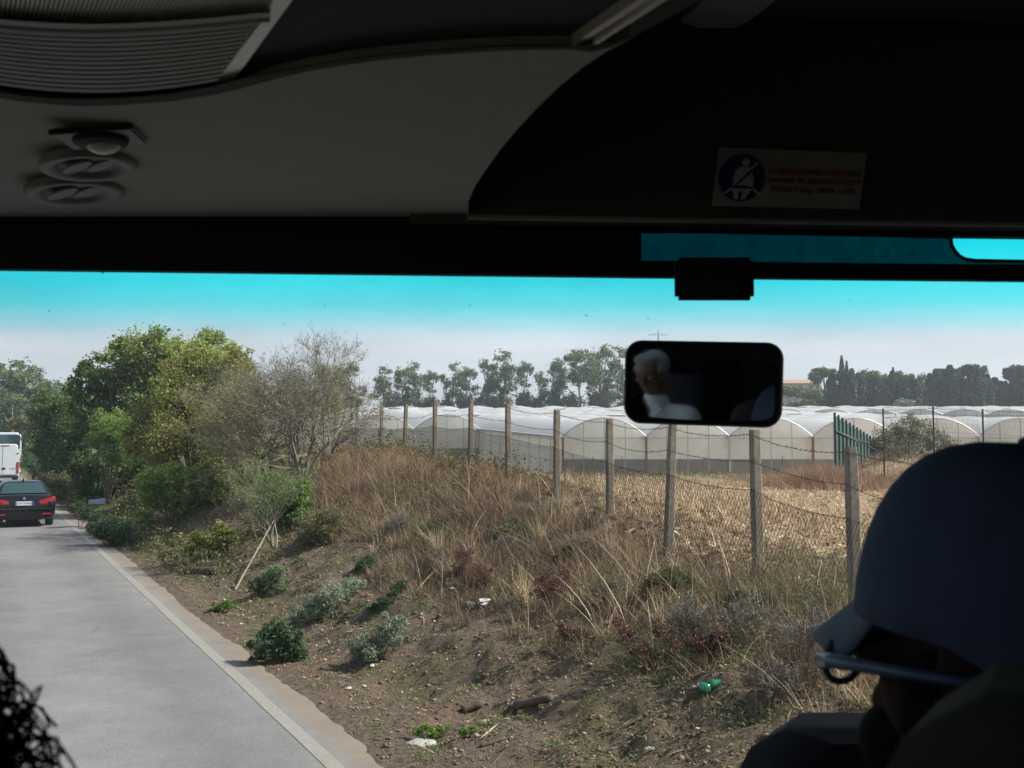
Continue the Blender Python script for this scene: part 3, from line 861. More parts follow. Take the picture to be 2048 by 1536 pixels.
weed('low dark green creeping weed between the two silvery weeds', (765, 1222), [(745, 1222, 14), (768, 1205, 14), (790, 1180, 12), (800, 1170, 10)], 2600, .03, M['leaf_weed'], 26, .5, .25)
weed('little bright green weed at the verge left of the road bend', (440, 1225), [(435, 1215, 9), (452, 1208, 10), (425, 1222, 7), (462, 1212, 8)], 1500, .035, M['leaf_bright'], 27, .4, .4)
weed('green spreading herb patch near the flat pale stone', (855, 1478), [(840, 1465, 10), (865, 1468, 12), (885, 1460, 9), (850, 1455, 8)], 900, .028, M['leaf_bright'], 28, .5, .5)
weed('sparse green herb at the bottom of the dirt slope', (930, 1475), [(925, 1465, 9), (945, 1460, 9)], 500, .028, M['leaf_bright'], 29, .5, .5)
for k_, (bx, by, lb, L) in enumerate([
        ((935), 1150, 'dark red brown dried dock plant in front of the tallest dry grass', [(930, 1100, 18), (945, 1120, 18), (925, 1135, 16), (915, 1150, 14)]),
        ((965), 1185, 'dark red brown dried dock plant beside the white crumpled wrapper', [(960, 1140, 16), (972, 1160, 16), (955, 1172, 14)]),
        ((1105), 1215, 'wide dark red brown dock clump in the middle of the bank', [(1090, 1160, 20), (1115, 1170, 20), (1100, 1190, 20), (1125, 1150, 14), (1080, 1185, 14)]),
        ((1305), 1345, 'purple brown dock plant leaning over the green bottles', [(1240, 1250, 20), (1262, 1275, 20), (1285, 1300, 20), (1320, 1262, 22), (1345, 1285, 22), (1300, 1320, 16)]),
        ((1180), 1290, 'low purple brown weed on the shaded dirt', [(1160, 1275, 18), (1190, 1285, 16), (1130, 1265, 16)]),
        ((1420), 1330, 'thin purple brown weed near the back of the green bottles', [(1400, 1290, 20), (1430, 1300, 18), (1440, 1270, 16)])]):
    weed(lb, (bx, by), L, 2600, .022, M['leaf_brown'], 40 + k_, .6, .45, name='dock_plant')

# bare twiggy trees: recursive branching
def twig_tree(name, label, base, height, spread, seed, lean=(0, 0), levels=6, nb=3, r0=.07, leaf_n=900, leafm=None, start=4, leaf_size=.06):
    rng = random.Random(seed); root = empty(name, base, 0, label, 'tree')
    mb = MB(); tips = []
    def grow(p, d, L, r, lv):
        n = 4; pts = [p]; q = p
        for j in range(n):
            d = (d + Vector((rng.gauss(0, .13), rng.gauss(0, .13), rng.gauss(0, .10) + .03))).normalized()
            q = q + d * L / n; pts.append(q)
        rr_ = [max(min(.003, r0 * .35), r * (1 - .45 * j / n)) for j in range(n + 1)]
        mb.tube(pts, rr_, 5 if lv > 3 else 3, False)
        if lv <= 3: tips.extend(pts[1:])
        if lv == 0: return
        k = nb if lv > 1 else nb + 1
        for j in range(k):
            u = rng.uniform(.35, 1.0) if j else 1.0
            i0 = min(n - 1, int(u * n)); bp = pts[i0].lerp(pts[i0 + 1], u * n - i0) if u < 1 else pts[-1]
            nd = (d + Vector((rng.gauss(0, .48), rng.gauss(0, .48), rng.gauss(.02, .34))) * spread).normalized()
            grow(bp, nd, L * rng.uniform(.62, .86), max(min(.003, r0 * .35), rr_[i0] * .62), lv - 1)
    for j in range(start):
        an = 2 * math.pi * j / start + rng.uniform(-.4, .4)
        grow(Vector((0, 0, -.1)), Vector((math.cos(an) * .38 + lean[0], math.sin(an) * .38 + lean[1], 1)).normalized(), height * .30, r0, levels)
    mb.build('branches', M['twig'], root, merge=False)
    if leaf_n:
        g2 = np.random.default_rng(seed)
        T = np.array([tuple(q) for q in tips]); C = T[g2.integers(0, len(T), leaf_n)] + g2.normal(size=(leaf_n, 3)) * .04
        V, Q = leaf_quads(C, leaf_size, .5, g2)
        np_mesh('leaves', V, Q, leafm or M['leaf_olive'], root, np.clip(g2.normal(.50, .18, leaf_n), 0, 1))
    return root
twig_tree('bare_tree', 'bare grey twiggy tree with sparse leaves rising left of the concrete posts', gbase(605, 27.5), 5.1, 1.12, 3, lean=(.0, 0), leaf_n=4200, start=7)
twig_tree('bare_tree', 'low leafless brown tangle between the rust coloured shrub and the bare tree', gbase(500, 30), 3.5, 1.1, 5, lean=(-.1, 0), leaf_n=2600, levels=5, start=6, leafm=M['leaf_olive'])
twig_tree('bare_tree', 'thin bare sapling behind the bare grey twiggy tree', gbase(655, 33), 3.8, 1.05, 8, leaf_n=600, levels=5, start=4)
twig_tree('bare_tree', 'grey brown twiggy tree left of the tallest bare tree, dotted with small olive leaves', gbase(535, 29.5), 4.9, 1.1, 21, lean=(-.05, 0), leaf_n=6500, levels=6, start=5, leaf_size=.075)
tree('olive_shrub', 'yellow olive shrub low on the bank between the bright bushes', 'shrub', gbase(470, 29),
     px_lobes(29, [(455, 945, 26), (490, 975, 28), (445, 990, 24), (505, 935, 22), (470, 1010, 20), (520, 965, 18)], seed=31),
     8000, .09, M['leaf_olive'], M['bark'], trunk_r=.03, seed=31, tbias=.6, sub=22, subr=.34)
tree('olive_shrub', 'dark leafy shrub hanging over the bank foot above the thick dark log', 'shrub', ground(420, 1120),
     px_lobes(ground(420, 1120).y + .5, [(400, 1080, 20), (430, 1095, 22), (455, 1075, 18), (380, 1100, 16), (440, 1060, 16)], seed=32),
     6000, .07, M['leaf_olive'], M['bark'], trunk_r=.02, seed=32, tbias=.35, sub=20, subr=.36)
for k_, (bx, by, w_, lb) in enumerate(((770, 1010, 26, 'low olive scrub in the dry grass right of the grey green soft bush'), (1030, 1085, 30, 'dark low scrub in the grass left of the third post from the mirror'), (1160, 1120, 26, 'small olive scrub in the grass just left of the second post from the mirror'), (1340, 1190, 34, 'broad dark olive scrub below the post that leans under the mirror'),
        (1470, 1235, 30, 'green olive scrub at the foot of the post right of the mirror'), (1610, 1265, 34, 'wide green olive scrub between the two rightmost posts'), (880, 1075, 24, 'small dark scrub in the grass above the dried dock plants'), (1230, 1190, 24, 'brown olive scrub in the middle of the grass bank'))):
    g_ = ground(bx, by)
    tree('low_scrub', lb, 'shrub', g_, px_lobes(g_.y, [(bx - w_ * .7, by - w_ * .6, w_ * .8), (bx + w_ * .1, by - w_ * .9, w_), (bx + w_ * .9, by - w_ * .5, w_ * .75), (bx + w_ * 1.5, by - w_ * .2, w_ * .5), (bx - w_ * 1.3, by - w_ * .2, w_ * .5)], seed=k_),
         5200, .075, M['leaf_broom'], M['twig'], aspect=.13, trunk_r=.012, seed=130 + k_, tbias=.32 + .06 * (k_ % 3), sub=22, subr=.36)
for k_, (bx, by, hh_, lb) in enumerate(((1390, 1290, .75, 'grey leafless thicket left of the seat headrest, behind the purple brown dock'), (1510, 1300, .85, 'wide grey leafless thicket below the right fence post but one'), (1625, 1330, .8, 'grey leafless thicket beside the cap brim'), (1560, 1400, .55, 'thin dark leafless twigs above the seat headrest'), (1225, 1215, .6, 'brown leafless thicket in the middle of the dry grass'), (1010, 1110, .6, 'brown leafless thicket below the fourth fence post from the mirror'), (800, 1075, .7, 'brown leafless thicket at the grass edge near the dark tuft'), (880, 1130, .5, 'small leafless thicket above the long pale stick'))):
    twig_tree('leafless_bush', lb, ground(bx, by), hh_, 1.35, 100 + k_, levels=4, nb=3, r0=.007, leaf_n=300, leafm=M['leaf_brown'], start=9, leaf_size=.02)
g_ = ground(548, 1090)
twig_tree('arching_shrub', 'pale stemmed shrub fanning out above the split pale branch', g_, 2.5, .75, 12, lean=(-.45, 0), levels=4, nb=3, r0=.022, leaf_n=4200, leafm=M['leaf_feather'], start=7, leaf_size=.045)
ob = MB(); a_ = P(548, 1040, D=g_.y + .1); c0 = ground(470, 1180); c1 = ground(552, 1110)
ob.tube([a_ - g_, (a_.lerp(c0, .5) + Vector((.03, 0, .05))) - g_, c0 - g_], [.010, .016, .02], 6)
ob.tube([a_ - g_, a_.lerp(c1, .5) + Vector((.05, 0, 0)) - g_, c1 - g_ + Vector((0, 0, .02))], [.010, .013, .016], 6)
ob.tube([a_ - g_, a_ - g_ + Vector((-.12, .02, .35)), a_ - g_ + Vector((-.35, .05, .6))], [.010, .008, .004], 5)
ob.tube([a_ - g_, a_ - g_ + Vector((.1, .02, .3)), a_ - g_ + Vector((.22, .05, .5))], [.010, .008, .004], 5)
sb = ob.build('split_branch', M['palebark']); sb.location = g_
tag(sb, 'split pale branch leaning down the dirt slope', 'branch')

# ------------------------------------------------------------------ far trees

ORD = ['first', 'second', 'third', 'fourth', 'fifth', 'sixth', 'seventh', 'eighth', 'ninth', 'tenth', 'eleventh', 'twelfth', 'thirteenth', 'fourteenth', 'fifteenth', 'sixteenth', 'seventeenth', 'eighteenth', 'nineteenth', 'twentieth',
       'twenty-first', 'twenty-second', 'twenty-third', 'twenty-fourth', 'twenty-fifth', 'twenty-sixth', 'twenty-seventh', 'twenty-eighth', 'twenty-ninth', 'thirtieth', 'thirty-first', 'thirty-second', 'thirty-third', 'thirty-fourth', 'thirty-fifth', 'thirty-sixth']
def gum_proto(seed, h=13.0, w=6.0, n=8500):
    rng = np.random.default_rng(seed); rr = random.Random(seed)
    root = empty('eucalyptus_tree', (0, 0, 0))
    lobes = []
    for k in range(26):
        u = (rr.uniform(.16, .95) if k < 19 else rr.uniform(.04, .25)) if k else .95
        rad = w / 2 * (math.sin(math.pi * min(1, max(0, (u - .08) / .98))) ** .6) * rr.uniform(.3, 1.0)
        an = rr.uniform(0, 6.28)
        lobes.append((np.array([rad * math.cos(an), rad * math.sin(an), h * u]), rr.uniform(.11, .23) * h * .62))
    C, tn = cloud(lobes, n, rng, sub=9, subr=.42)
    V, Q = leaf_quads(C, .40, .6, rng, .3)
    tone = np.clip(.45 + tn * 1.5 + rng.normal(size=len(Q)) * .16 + .6 * (C[:, 2] / h - .6), 0, 1)  # tone rises with height, light on the tops put into it
    np_mesh('crown', V, Q, M['leaf_gum'], root, tone)
    mb = MB(); zs = [0, h * .3, h * .55, h * .8]
    tx = [(0, 0), (rr.uniform(-.3, .3), 0), (rr.uniform(-.6, .6), 0), (rr.uniform(-.9, .9), 0)]
    mb.tube([(tx[i][0], 0, zs[i] - .5 * (i == 0)) for i in range(4)], [.28, .22, .15, .06], 6)
    for c, r in lobes[:9]:
        z0 = min(c[2] * .6, h * .5)
        mb.tube([(np.interp(z0, zs, [q[0] for q in tx]), 0, z0), (c[0] * .6, c[1] * .6, z0 + (c[2] - z0) * .6), tuple(c)], [.12, .08, .04], 4)
    mb.build('trunk', M['palebark'], root)
    return root
def place(proto, first, x, y, z, sc, rz, label, cat, group):
    o = proto if first else copy_tree(proto)
    o.location = (x, y, z); o.rotation_euler = (0, 0, rz); o.scale = sc
    tag(o, label, cat, group)
    return o
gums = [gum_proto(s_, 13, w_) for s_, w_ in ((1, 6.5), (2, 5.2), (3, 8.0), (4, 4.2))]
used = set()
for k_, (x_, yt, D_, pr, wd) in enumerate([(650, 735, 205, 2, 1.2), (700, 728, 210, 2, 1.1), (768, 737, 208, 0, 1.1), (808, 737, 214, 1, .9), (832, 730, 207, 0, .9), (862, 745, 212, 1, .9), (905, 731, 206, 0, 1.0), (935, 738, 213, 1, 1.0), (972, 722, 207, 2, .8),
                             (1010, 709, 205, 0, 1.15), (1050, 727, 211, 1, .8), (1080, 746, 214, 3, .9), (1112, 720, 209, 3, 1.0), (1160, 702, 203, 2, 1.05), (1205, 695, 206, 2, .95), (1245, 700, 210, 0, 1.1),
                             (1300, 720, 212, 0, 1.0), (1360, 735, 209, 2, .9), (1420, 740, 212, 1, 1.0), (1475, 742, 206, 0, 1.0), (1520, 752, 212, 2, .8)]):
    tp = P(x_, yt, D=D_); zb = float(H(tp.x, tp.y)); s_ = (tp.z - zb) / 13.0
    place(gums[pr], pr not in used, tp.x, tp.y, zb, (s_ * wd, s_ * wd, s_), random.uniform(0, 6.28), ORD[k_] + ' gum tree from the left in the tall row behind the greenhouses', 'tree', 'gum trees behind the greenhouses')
    used.add(pr)
for k_, (x_, yt, D_, pr, wd) in enumerate([(5, 732, 150, 2, 1.2), (40, 728, 152, 0, 1.2), (78, 742, 160, 3, .7), (100, 765, 150, 1, 1.1), (125, 775, 142, 2, 1.2), (-40, 735, 150, 0, 1.2), (25, 790, 120, 2, 1.3), (70, 800, 118, 0, 1.3)]):
    tp = P(x_, yt, D=D_); zb = float(H(tp.x, tp.y)); s_ = (tp.z - zb) / 13.0
    place(gums[pr], False, tp.x, tp.y, zb, (s_ * wd, s_ * wd, s_), random.uniform(0, 6.28), ('tallest hazy gum tree above the coach roof at the frame edge', 'rounded hazy gum tree just right of the tallest one above the coach', 'small thin gum treetop sticking up right of the rounded hazy gums', 'low hazy gum crown left of the tall green roadside tree', 'broad hazy gum crown directly behind the tall green roadside tree', 'hazy gum tree at the very left frame edge beyond the coach', 'lower nearer gum tree right above the coach roof', 'lower nearer gum tree between the coach roof and the dark shrub')[k_], 'tree', 'gum trees at the road end')
def cyp_proto(seed, h=14.0, w=2.6, n=5000):
    rng = np.random.default_rng(seed)
    root = empty('cypress_tree', (0, 0, 0))
    u = rng.uniform(.03, 1, n) ** .9
    prof = (w / 2) * np.minimum(1, (1.03 - u) * 4.5) ** .6 * (.65 + .35 * vnoise(u * 9, u * 0 + seed, seed)) * (.6 + .4 * np.minimum(1, u * 5))
    an = rng.uniform(0, 6.28, n)
    lump = .78 + .35 * vnoise(an * 1.6, u * 9, seed + 3)
    rad = prof * lump * rng.uniform(.55, 1.0, n)
    C = np.stack([rad * np.cos(an), rad * np.sin(an), u * h], -1)
    V, Q = leaf_quads(C, .46, .5, rng, -.8)
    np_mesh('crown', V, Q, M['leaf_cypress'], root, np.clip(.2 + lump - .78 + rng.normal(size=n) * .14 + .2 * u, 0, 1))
    MB().tube([(0, 0, -.5), (0, 0, h * .5), (0, 0, h * .9)], [.2, .12, .03], 6).build('trunk', M['bark'], root)
    return root
cyps = [cyp_proto(s_, 14, w_) for s_, w_ in ((1, 2.6), (2, 3.2), (3, 2.2))]
used = set(); rr = random.Random(3)
x_ = 1662; k = 0
while x_ < 2075:
    yt = 757 + rr.uniform(-20, 16) - 14 * (x_ > 1850) * rr.random()
    if abs(x_ - 1785) < 9: yt = 742
    if x_ > 1900: yt = rr.choice([738, 748, 755, 762])
    D_ = 186 + rr.uniform(-5, 5)
    tp = P(x_, yt, D=D_); zb = float(H(tp.x, tp.y)); s_ = (tp.z - zb) / 14
    pr = rr.randrange(3)
    wd = rr.uniform(1.25, 1.75)
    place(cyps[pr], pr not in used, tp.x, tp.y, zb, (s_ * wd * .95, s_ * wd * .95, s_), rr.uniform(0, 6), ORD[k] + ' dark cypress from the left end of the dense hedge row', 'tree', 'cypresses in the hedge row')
    used.add(pr); k += 1
    x_ += rr.uniform(10, 16)
for (x_, yt, wd, lb) in ((1683, 712, .62, 'tallest dark cypress column rising above the dense hedge row'), (1693, 722, .5, 'slim cypress top just beside the tallest cypress column'), (1786, 735, .6, 'narrow pointed cypress poking above the pine crowns')):
    tp = P(x_, yt, D=184); zb = float(H(tp.x, tp.y)); s_ = (tp.z - zb) / 14
    place(cyps[2], False, tp.x, tp.y, zb, (s_ * wd, s_ * wd, s_), 1, lb, 'tree', None)
def pine(x_, yt, D_, wpx, label, seed, base_y=None, m_='leaf_pine'):
    rr = random.Random(seed); tp = P(x_, yt, D=D_); zb = float(H(tp.x, tp.y)); wr = wpx / F * D_
    lobes = []
    for k in range(12):
        an = rr.uniform(0, 6.28); q = rr.uniform(0, 1) ** .6 * wr
        lobes.append(((tp.x + q * math.cos(an), tp.y + q * math.sin(an), tp.z - wr * .32 - .5 * wr * (q / wr) ** 2 * rr.uniform(.4, 1.2)), wr * rr.uniform(.25, .36)))
    for k in range(6):
        an = rr.uniform(0, 6.28)
        lobes.append(((tp.x + wr * .6 * math.cos(an), tp.y + wr * .6 * math.sin(an), zb + (tp.z - zb) * rr.uniform(.2, .6)), wr * .4))
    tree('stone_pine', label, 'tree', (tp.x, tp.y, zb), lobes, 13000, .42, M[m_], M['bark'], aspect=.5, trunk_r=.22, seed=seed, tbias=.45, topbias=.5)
pine(1650, 733, 196, 34, 'round green pine crown at the left end of the hedge row', 61)
pine(1728, 738, 200, 42, 'rounded green pine crown just right of the tallest cypress column', 62)
pine(1790, 741, 204, 36, 'flat green pine crown behind the narrow pointed cypress', 63)
pine(1880, 738, 200, 44, 'wide green pine crown above the middle of the hedge row', 64)
pine(1945, 726, 196, 26, 'dark bushy pine top rising highest near the row end', 65, m_='leaf_cypress')
pine(2030, 728, 196, 30, 'dark pine crown at the row end by the frame edge', 66, m_='leaf_cypress')
for k, (x_, yt, w_, m_, lb) in enumerate(((1585, 772, 26, 'leaf_gum', 'low grey green tree beneath the distant tan roof'), (1625, 778, 26, 'leaf_gum', 'low tree between the distant tan roof and the pine crowns'), (1548, 775, 24, 'leaf_gum', 'low grey tree just right of the mirror'),
                                          (1808, 797, 22, 'leaf_grey', 'pale silvery bush against the dark cypress hedge'), (1615, 797, 18, 'leaf_broom', 'brownish low bush above the greenhouse roof edge'))):
    D_ = 180 - 2 * (k > 2); tp = P(x_, yt + 12, D=D_); zb = float(H(tp.x, tp.y)); wr = w_ / F * D_
    lo = [((tp.x + q * wr * .5, tp.y, tp.z + (.25 - abs(q) * .2) * wr * .3), wr * .5) for q in (-1, -.4, .3, .9)] + [((tp.x + q * wr * .5, tp.y, (tp.z + zb) / 2), wr * .55) for q in (-.8, 0, .8)]
    tree('low_tree', lb, 'tree', (tp.x, tp.y, zb), lo, 2600, .4, M[m_], M['bark'], trunk_r=.15, seed=70 + k)
# distant house and pylon
hp = P(1595, 768, D=255)
hr = empty('farmhouse', (hp.x, hp.y, 6), 0, 'distant low house with tan roof above the hedge', 'house')
M['plaster'] = simple('plaster', (.50, .42, .34), .9)
M['tile'] = simple('roof_tile', (.40, .26, .19), .9)
MB().box((0, 0, (hp.z - 6) / 2 - .4), (9, 6, hp.z - 6 + .8)).build('wall', M['plaster'], hr)
q = hp.z - 6
MB().loft([[(-5, -3.5, q), (5, -3.5, q), (5, 3.5, q), (-5, 3.5, q)], [(-4, 0, q + 1.1), (4, 0, q + 1.1), (4, .1, q + 1.1), (-4, .1, q + 1.1)]]).build('roof', M['tile'], hr)
for k in (-2.6, 0, 2.6): MB().box((k, -3.03, q - 1.1), (1.0, .06, 1.2)).build('window', M['vent'], hr)
pb = P(1318, 830, D=380); pt_ = P(1318, 660, D=380)
zb = float(H(pb.x, pb.y)); hh = pt_.z - zb
py_ = MB()
for sx in (-1, 1):
    for sy in (-1, 1):
        py_.tube([(sx * 2.4, sy * 2.4, 0), (sx * .5, sy * .5, hh * .75), (0, 0, hh)], .11, 4)
for k in range(12):
    z0, z1 = hh * k / 12, hh * (k + 1) / 12; w0, w1 = np.interp([z0, z1], [0, hh * .75, hh], [2.4, .5, .1])
    for s_ in (-1, 1):
        py_.tube([(-w0 * s_, -w0, z0), (w1 * s_, -w1, z1)], .06, 3); py_.tube([(-w0, -w0 * s_, z0), (-w1, w1 * s_, z1)], .06, 3)
for z_, w_ in ((hh * .95, 4), (hh * .83, 5.0), (hh * .71, 4)):
    py_.tube([(-w_, 0, z_), (0, 0, z_ + .8), (w_, 0, z_)], .08, 4); py_.tube([(-w_, 0, z_), (w_, 0, z_)], .08, 4)
p_o = py_.build('power_pylon', M['galv']); p_o.location = (pb.x, pb.y, zb)
tag(p_o, 'faint lattice power pylon far away above the driving mirror', 'pylon')

# ------------------------------------------------------------------ grasses
def blades(name, X, Y, Hh, Wd, lean_a, lean_m, tone, mat_, label, cat, seg=3, curl=1.6, z=None, parent=None):
    n = len(X); rng = np.random.default_rng(len(X))
    Z = H(X, Y) - .03 if z is None else z
    sa = rng.uniform(0, math.pi, n); side = np.stack([np.cos(sa), np.sin(sa), np.zeros(n)], -1)
    ld = np.stack([np.cos(lean_a), np.sin(lean_a), np.zeros(n)], -1)
    base = np.stack([X, Y, Z], -1); rows = []
    for k in range(seg + 1):
        u = k / seg
        c = base + np.array([0, 0, 1.0]) * (Hh * u * (1 - .25 * lean_m * u))[:, None] + ld * (Hh * lean_m * u ** curl)[:, None]
        w = (Wd * (1 - u * .85) * .5)[:, None]
        rows.append(np.stack([c - side * w, c + side * w], 1))
    V = np.stack(rows, 1).reshape(-1, 3); st = 2 * (seg + 1)
    b0 = np.arange(n) * st
    Q = np.concatenate([np.stack([b0 + 2 * k, b0 + 2 * k + 1, b0 + 2 * k + 3, b0 + 2 * k + 2], -1) for k in range(seg)])
    o = np_mesh(name, V, Q, mat_, parent, np.tile(np.clip(tone, 0, 1), seg))
    if label: tag(o, label, cat, None, 'stuff')
    return o
rng = np.random.default_rng(5)
n = 380000
s_ = rng.uniform(0, 1, n) ** .8 * 46 - 6; 
t_ = 2.0 + rng.uniform(0, 1, n) * (tf(s_) + 2.2 - 2.0)
X, Y = xy(t_, s_)
dn = vnoise(X * 1.3, Y * 1.3, 41) * .6 + vnoise(X * 3.7, Y * 3.7, 42) * .4
lim = 2.0 + 1.2 * vnoise(s_ * .45, s_ * 0, 43) + .7 * sm(s_, 9, 16)
keep = (dn + sm(t_, lim, lim + 1.6) * .62 - .62 * (t_ < lim) - .35 * sm(t_, tf(s_) + .6, tf(s_) + 2.2) > .50) & (Y > 5.5)
X, Y, t_, s_ = X[keep], Y[keep], t_[keep], s_[keep]
nk = len(X)
clump = vnoise(X * 2.1, Y * 2.1, 44); patch = vnoise(X * .6, Y * .6, 45)
hh = rng.gamma(4, .072, nk) * (.35 + 1.0 * clump) * (.55 + .45 * sm(t_, 3, 5)) * np.interp(s_, [0, 12, 30], [.95, 1.15, 1.2]) * (1 - .72 * sm(t_, tf(s_) - 2.2, tf(s_) - .2) * sm(s_, -1, 5)) + .04
tone = .02 + .86 * rng.uniform(0, 1, nk) ** 1.45 * (.40 + .75 * clump) * (.72 + .5 * vnoise(X * .35, Y * .35, 47))
tone = np.minimum(tone, .84)
green = (patch > .62) & (rng.uniform(0, 1, nk) < .6)
tone[green] = rng.uniform(.87, 1, green.sum())
la = np.where(rng.uniform(0, 1, nk) < .35, rng.normal(math.pi * .93, .9, nk), rng.uniform(0, 6.28, nk))
blades('dry_grass', X, Y, hh, rng.uniform(.004, .012, nk) * np.interp(Y, [8, 30, 50], [.8, 1.6, 2.6]), la, rng.uniform(.1, 1.5, nk), tone, M['drygrass'], 'tangled dry straw coloured grass covering the roadside bank', 'grass')
# reddish taller grass near the crest at the left
n = 22000
s_ = rng.uniform(12, 34, n); t_ = tf(s_) - rng.uniform(-.4, 1, n) ** 1 * 3.0 - 1.2
X, Y = xy(t_, s_)
kp = vnoise(X * .9, Y * .9, 51) > .38
X, Y = X[kp], Y[kp]; nk = len(X)
blades('red_grass', X, Y, rng.uniform(.25, .8, nk) * (.4 + .8 * vnoise(X * 2, Y * 2, 52)), rng.uniform(.008, .018, nk), rng.uniform(0, 6.28, nk), rng.uniform(.2, .8, nk), rng.uniform(0, 1, nk) * .8, M['orangegrass'], 'reddish brown tall grass along the bank crest', 'grass')
# pale single stalks
n = 230
s_ = rng.uniform(-4, 26, n); t_ = 2.6 + rng.uniform(0, 1, n) * (tf(s_) - 2.2)
X, Y = xy(t_, s_)
blades('pale_stalks', X, Y, rng.uniform(.5, 1.15, n), rng.uniform(.008, .016, n), rng.normal(2.9, 1.2, n), rng.uniform(.1, 1.0, n), rng.uniform(0, 1, n), M['stalk'], 'long pale bent stalks sticking out of the bank grass', 'grass', seg=4, curl=1.3)
# green short growth on the verge
n = 26000
s_ = rng.uniform(-5, 40, n); t_ = rng.uniform(.12, 3.2, n)
X, Y = xy(t_, s_)
kp = (vnoise(X * 1.1, Y * 1.1, 9) > .50) & (vnoise(X * 4, Y * 4, 61) > .42)
X, Y = X[kp], Y[kp]; nk = len(X)
blades('verge_grass', X, Y, rng.uniform(.02, .08, nk), rng.uniform(.006, .014, nk), rng.uniform(0, 6.28, nk), rng.uniform(.3, 1.4, nk), rng.uniform(0, 1, nk), M['leaf_feather'], 'short green growth scattered along the dirt verge', 'grass', seg=2)
n = 26000
s_ = rng.uniform(18, 62, n); t_ = rng.uniform(.25, 6, n)
X, Y = xy(t_, s_)
kp = vnoise(X * .5, Y * .5, 64) > .35
X, Y = X[kp], Y[kp]; nk = len(X)
blades('slope_grass', X, Y, rng.uniform(.06, .34, nk) * (.4 + vnoise(X * 1.5, Y * 1.5, 65)), rng.uniform(.012, .03, nk), rng.uniform(0, 6.28, nk), rng.uniform(.3, 1.2, nk), rng.uniform(0, 1, nk) * .9, M['leaf_broom'], 'low olive ground cover on the far part of the bank', 'ground cover', seg=2)
# field stubble
n = 90000
Y = 9 + rng.uniform(0, 1, n) ** 1.15 * 62; X = rng.uniform(-.25, .62, n) * Y
t_, s_ = ts(X, Y)
row = np.abs(((X * .97 + Y * .22) / .75) % 1 - .5)
kp = (t_ > tf(s_) + .4) & (row < .36) & ((Y < 46) | (X < 12)) & (vnoise(X * .4, Y * .4, 71) + .35 * rng.uniform(0, 1, n) > .42)
X, Y = X[kp], Y[kp]; nk = len(X)
blades('field_stubble', X, Y, rng.uniform(.04, .20, nk) + (vnoise(X * .5, Y * .5, 72) > .63) * rng.uniform(0, .55, nk), rng.uniform(.010, .022, nk) * np.interp(Y, [10, 60], [.9, 2.2]), rng.uniform(0, 6.28, nk), rng.uniform(.05, 1.5, nk), rng.uniform(0, 1, nk), M['stubble'], 'pale cut stubble standing in the harvested field', 'stubble', seg=2)
# straw litter lying flat in the field and on the bank
def flakes(name, X, Y, size, asp, tone, mat_, label, cat, lift=.015):
    n = len(X); rg = np.random.default_rng(n)
    an = rg.uniform(0, 6.28, n)
    a = np.stack([np.cos(an), np.sin(an), rg.normal(0, .35, n)], -1); b_ = np.stack([-np.sin(an), np.cos(an), rg.normal(0, .45, n)], -1)
    C = np.stack([X, Y, H(X, Y) + lift], -1)
    V = np.stack([C - a * size[:, None] / 2, C + b_ * (size * asp)[:, None] / 2, C + a * size[:, None] / 2, C - b_ * (size * asp)[:, None] / 2], 1).reshape(-1, 3)
    o = np_mesh(name, V, np.arange(4 * n).reshape(n, 4), mat_, None, tone)
    return tag(o, label, cat, None, 'stuff')
n = 60000
Y = 9 + rng.uniform(0, 1, n) ** 1.1 * 55; X = rng.uniform(-.2, .62, n) * Y
t_, s_ = ts(X, Y); kp = (t_ > tf(s_) - .3) & ((Y < 46) | (X < 12))
X, Y = X[kp], Y[kp]; nk = len(X)
flakes('field_straw', X, Y, rng.uniform(.04, .22, nk), rng.uniform(.12, .5, nk), rng.uniform(0, 1, nk), M['stubble'], 'broken straw and husks lying over the harvested field', 'straw')
n = 26000
s_ = rng.uniform(-6, 30, n); t_ = .3 + rng.uniform(0, 1, n) * 7
X, Y = xy(t_, s_)
flakes('dead_leaves', X, Y, rng.uniform(.010, .05, n), rng.uniform(.12, .6, n), rng.uniform(0, 1, n) ** 1.8 * .8, M['stubble'], 'dry leaves and chaff strewn over the dirt bank', 'leaf litter')
# stones and clods
def stones(name, X, Y, r, tone, mat_, label, cat, sink=.3):
    n = len(X); rg = np.random.default_rng(n + 1)
    octa = np.array([[1, 0, 0], [0, 1, 0], [-1, 0, 0], [0, -1, 0], [0, 0, 1], [0, 0, -1]], float)
    f = np.array([[0, 1, 4], [1, 2, 4], [2, 3, 4], [3, 0, 4], [1, 0, 5], [2, 1, 5], [3, 2, 5], [0, 3, 5]])
    V = octa[None] * (r[:, None, None] * rg.uniform(.5, 1.3, (n, 6, 1))) * np.array([1, 1, .65])
    V = V + rg.normal(size=(n, 6, 3)) * r[:, None, None] * .18
    V += np.stack([X, Y, H(X, Y) + r * sink], -1)[:, None]
    Q = (f[None] + np.arange(n)[:, None, None] * 6).reshape(-1, 3)
    o = np_mesh(name, V.reshape(-1, 3), Q, mat_, None, np.repeat(tone, 8))
    return tag(o, label, cat, None, 'stuff')
n = 20000
s_ = rng.uniform(-6, 26, n); t_ = .15 + rng.uniform(0, 1, n) * 6
X, Y = xy(t_, s_)
stones('gravel', X, Y, rng.gamma(1.6, .006, n) + .003, rng.uniform(0, 1, n) ** 1.3, M['gravel'], 'loose stones and clods strewn over the dirt bank', 'gravel')
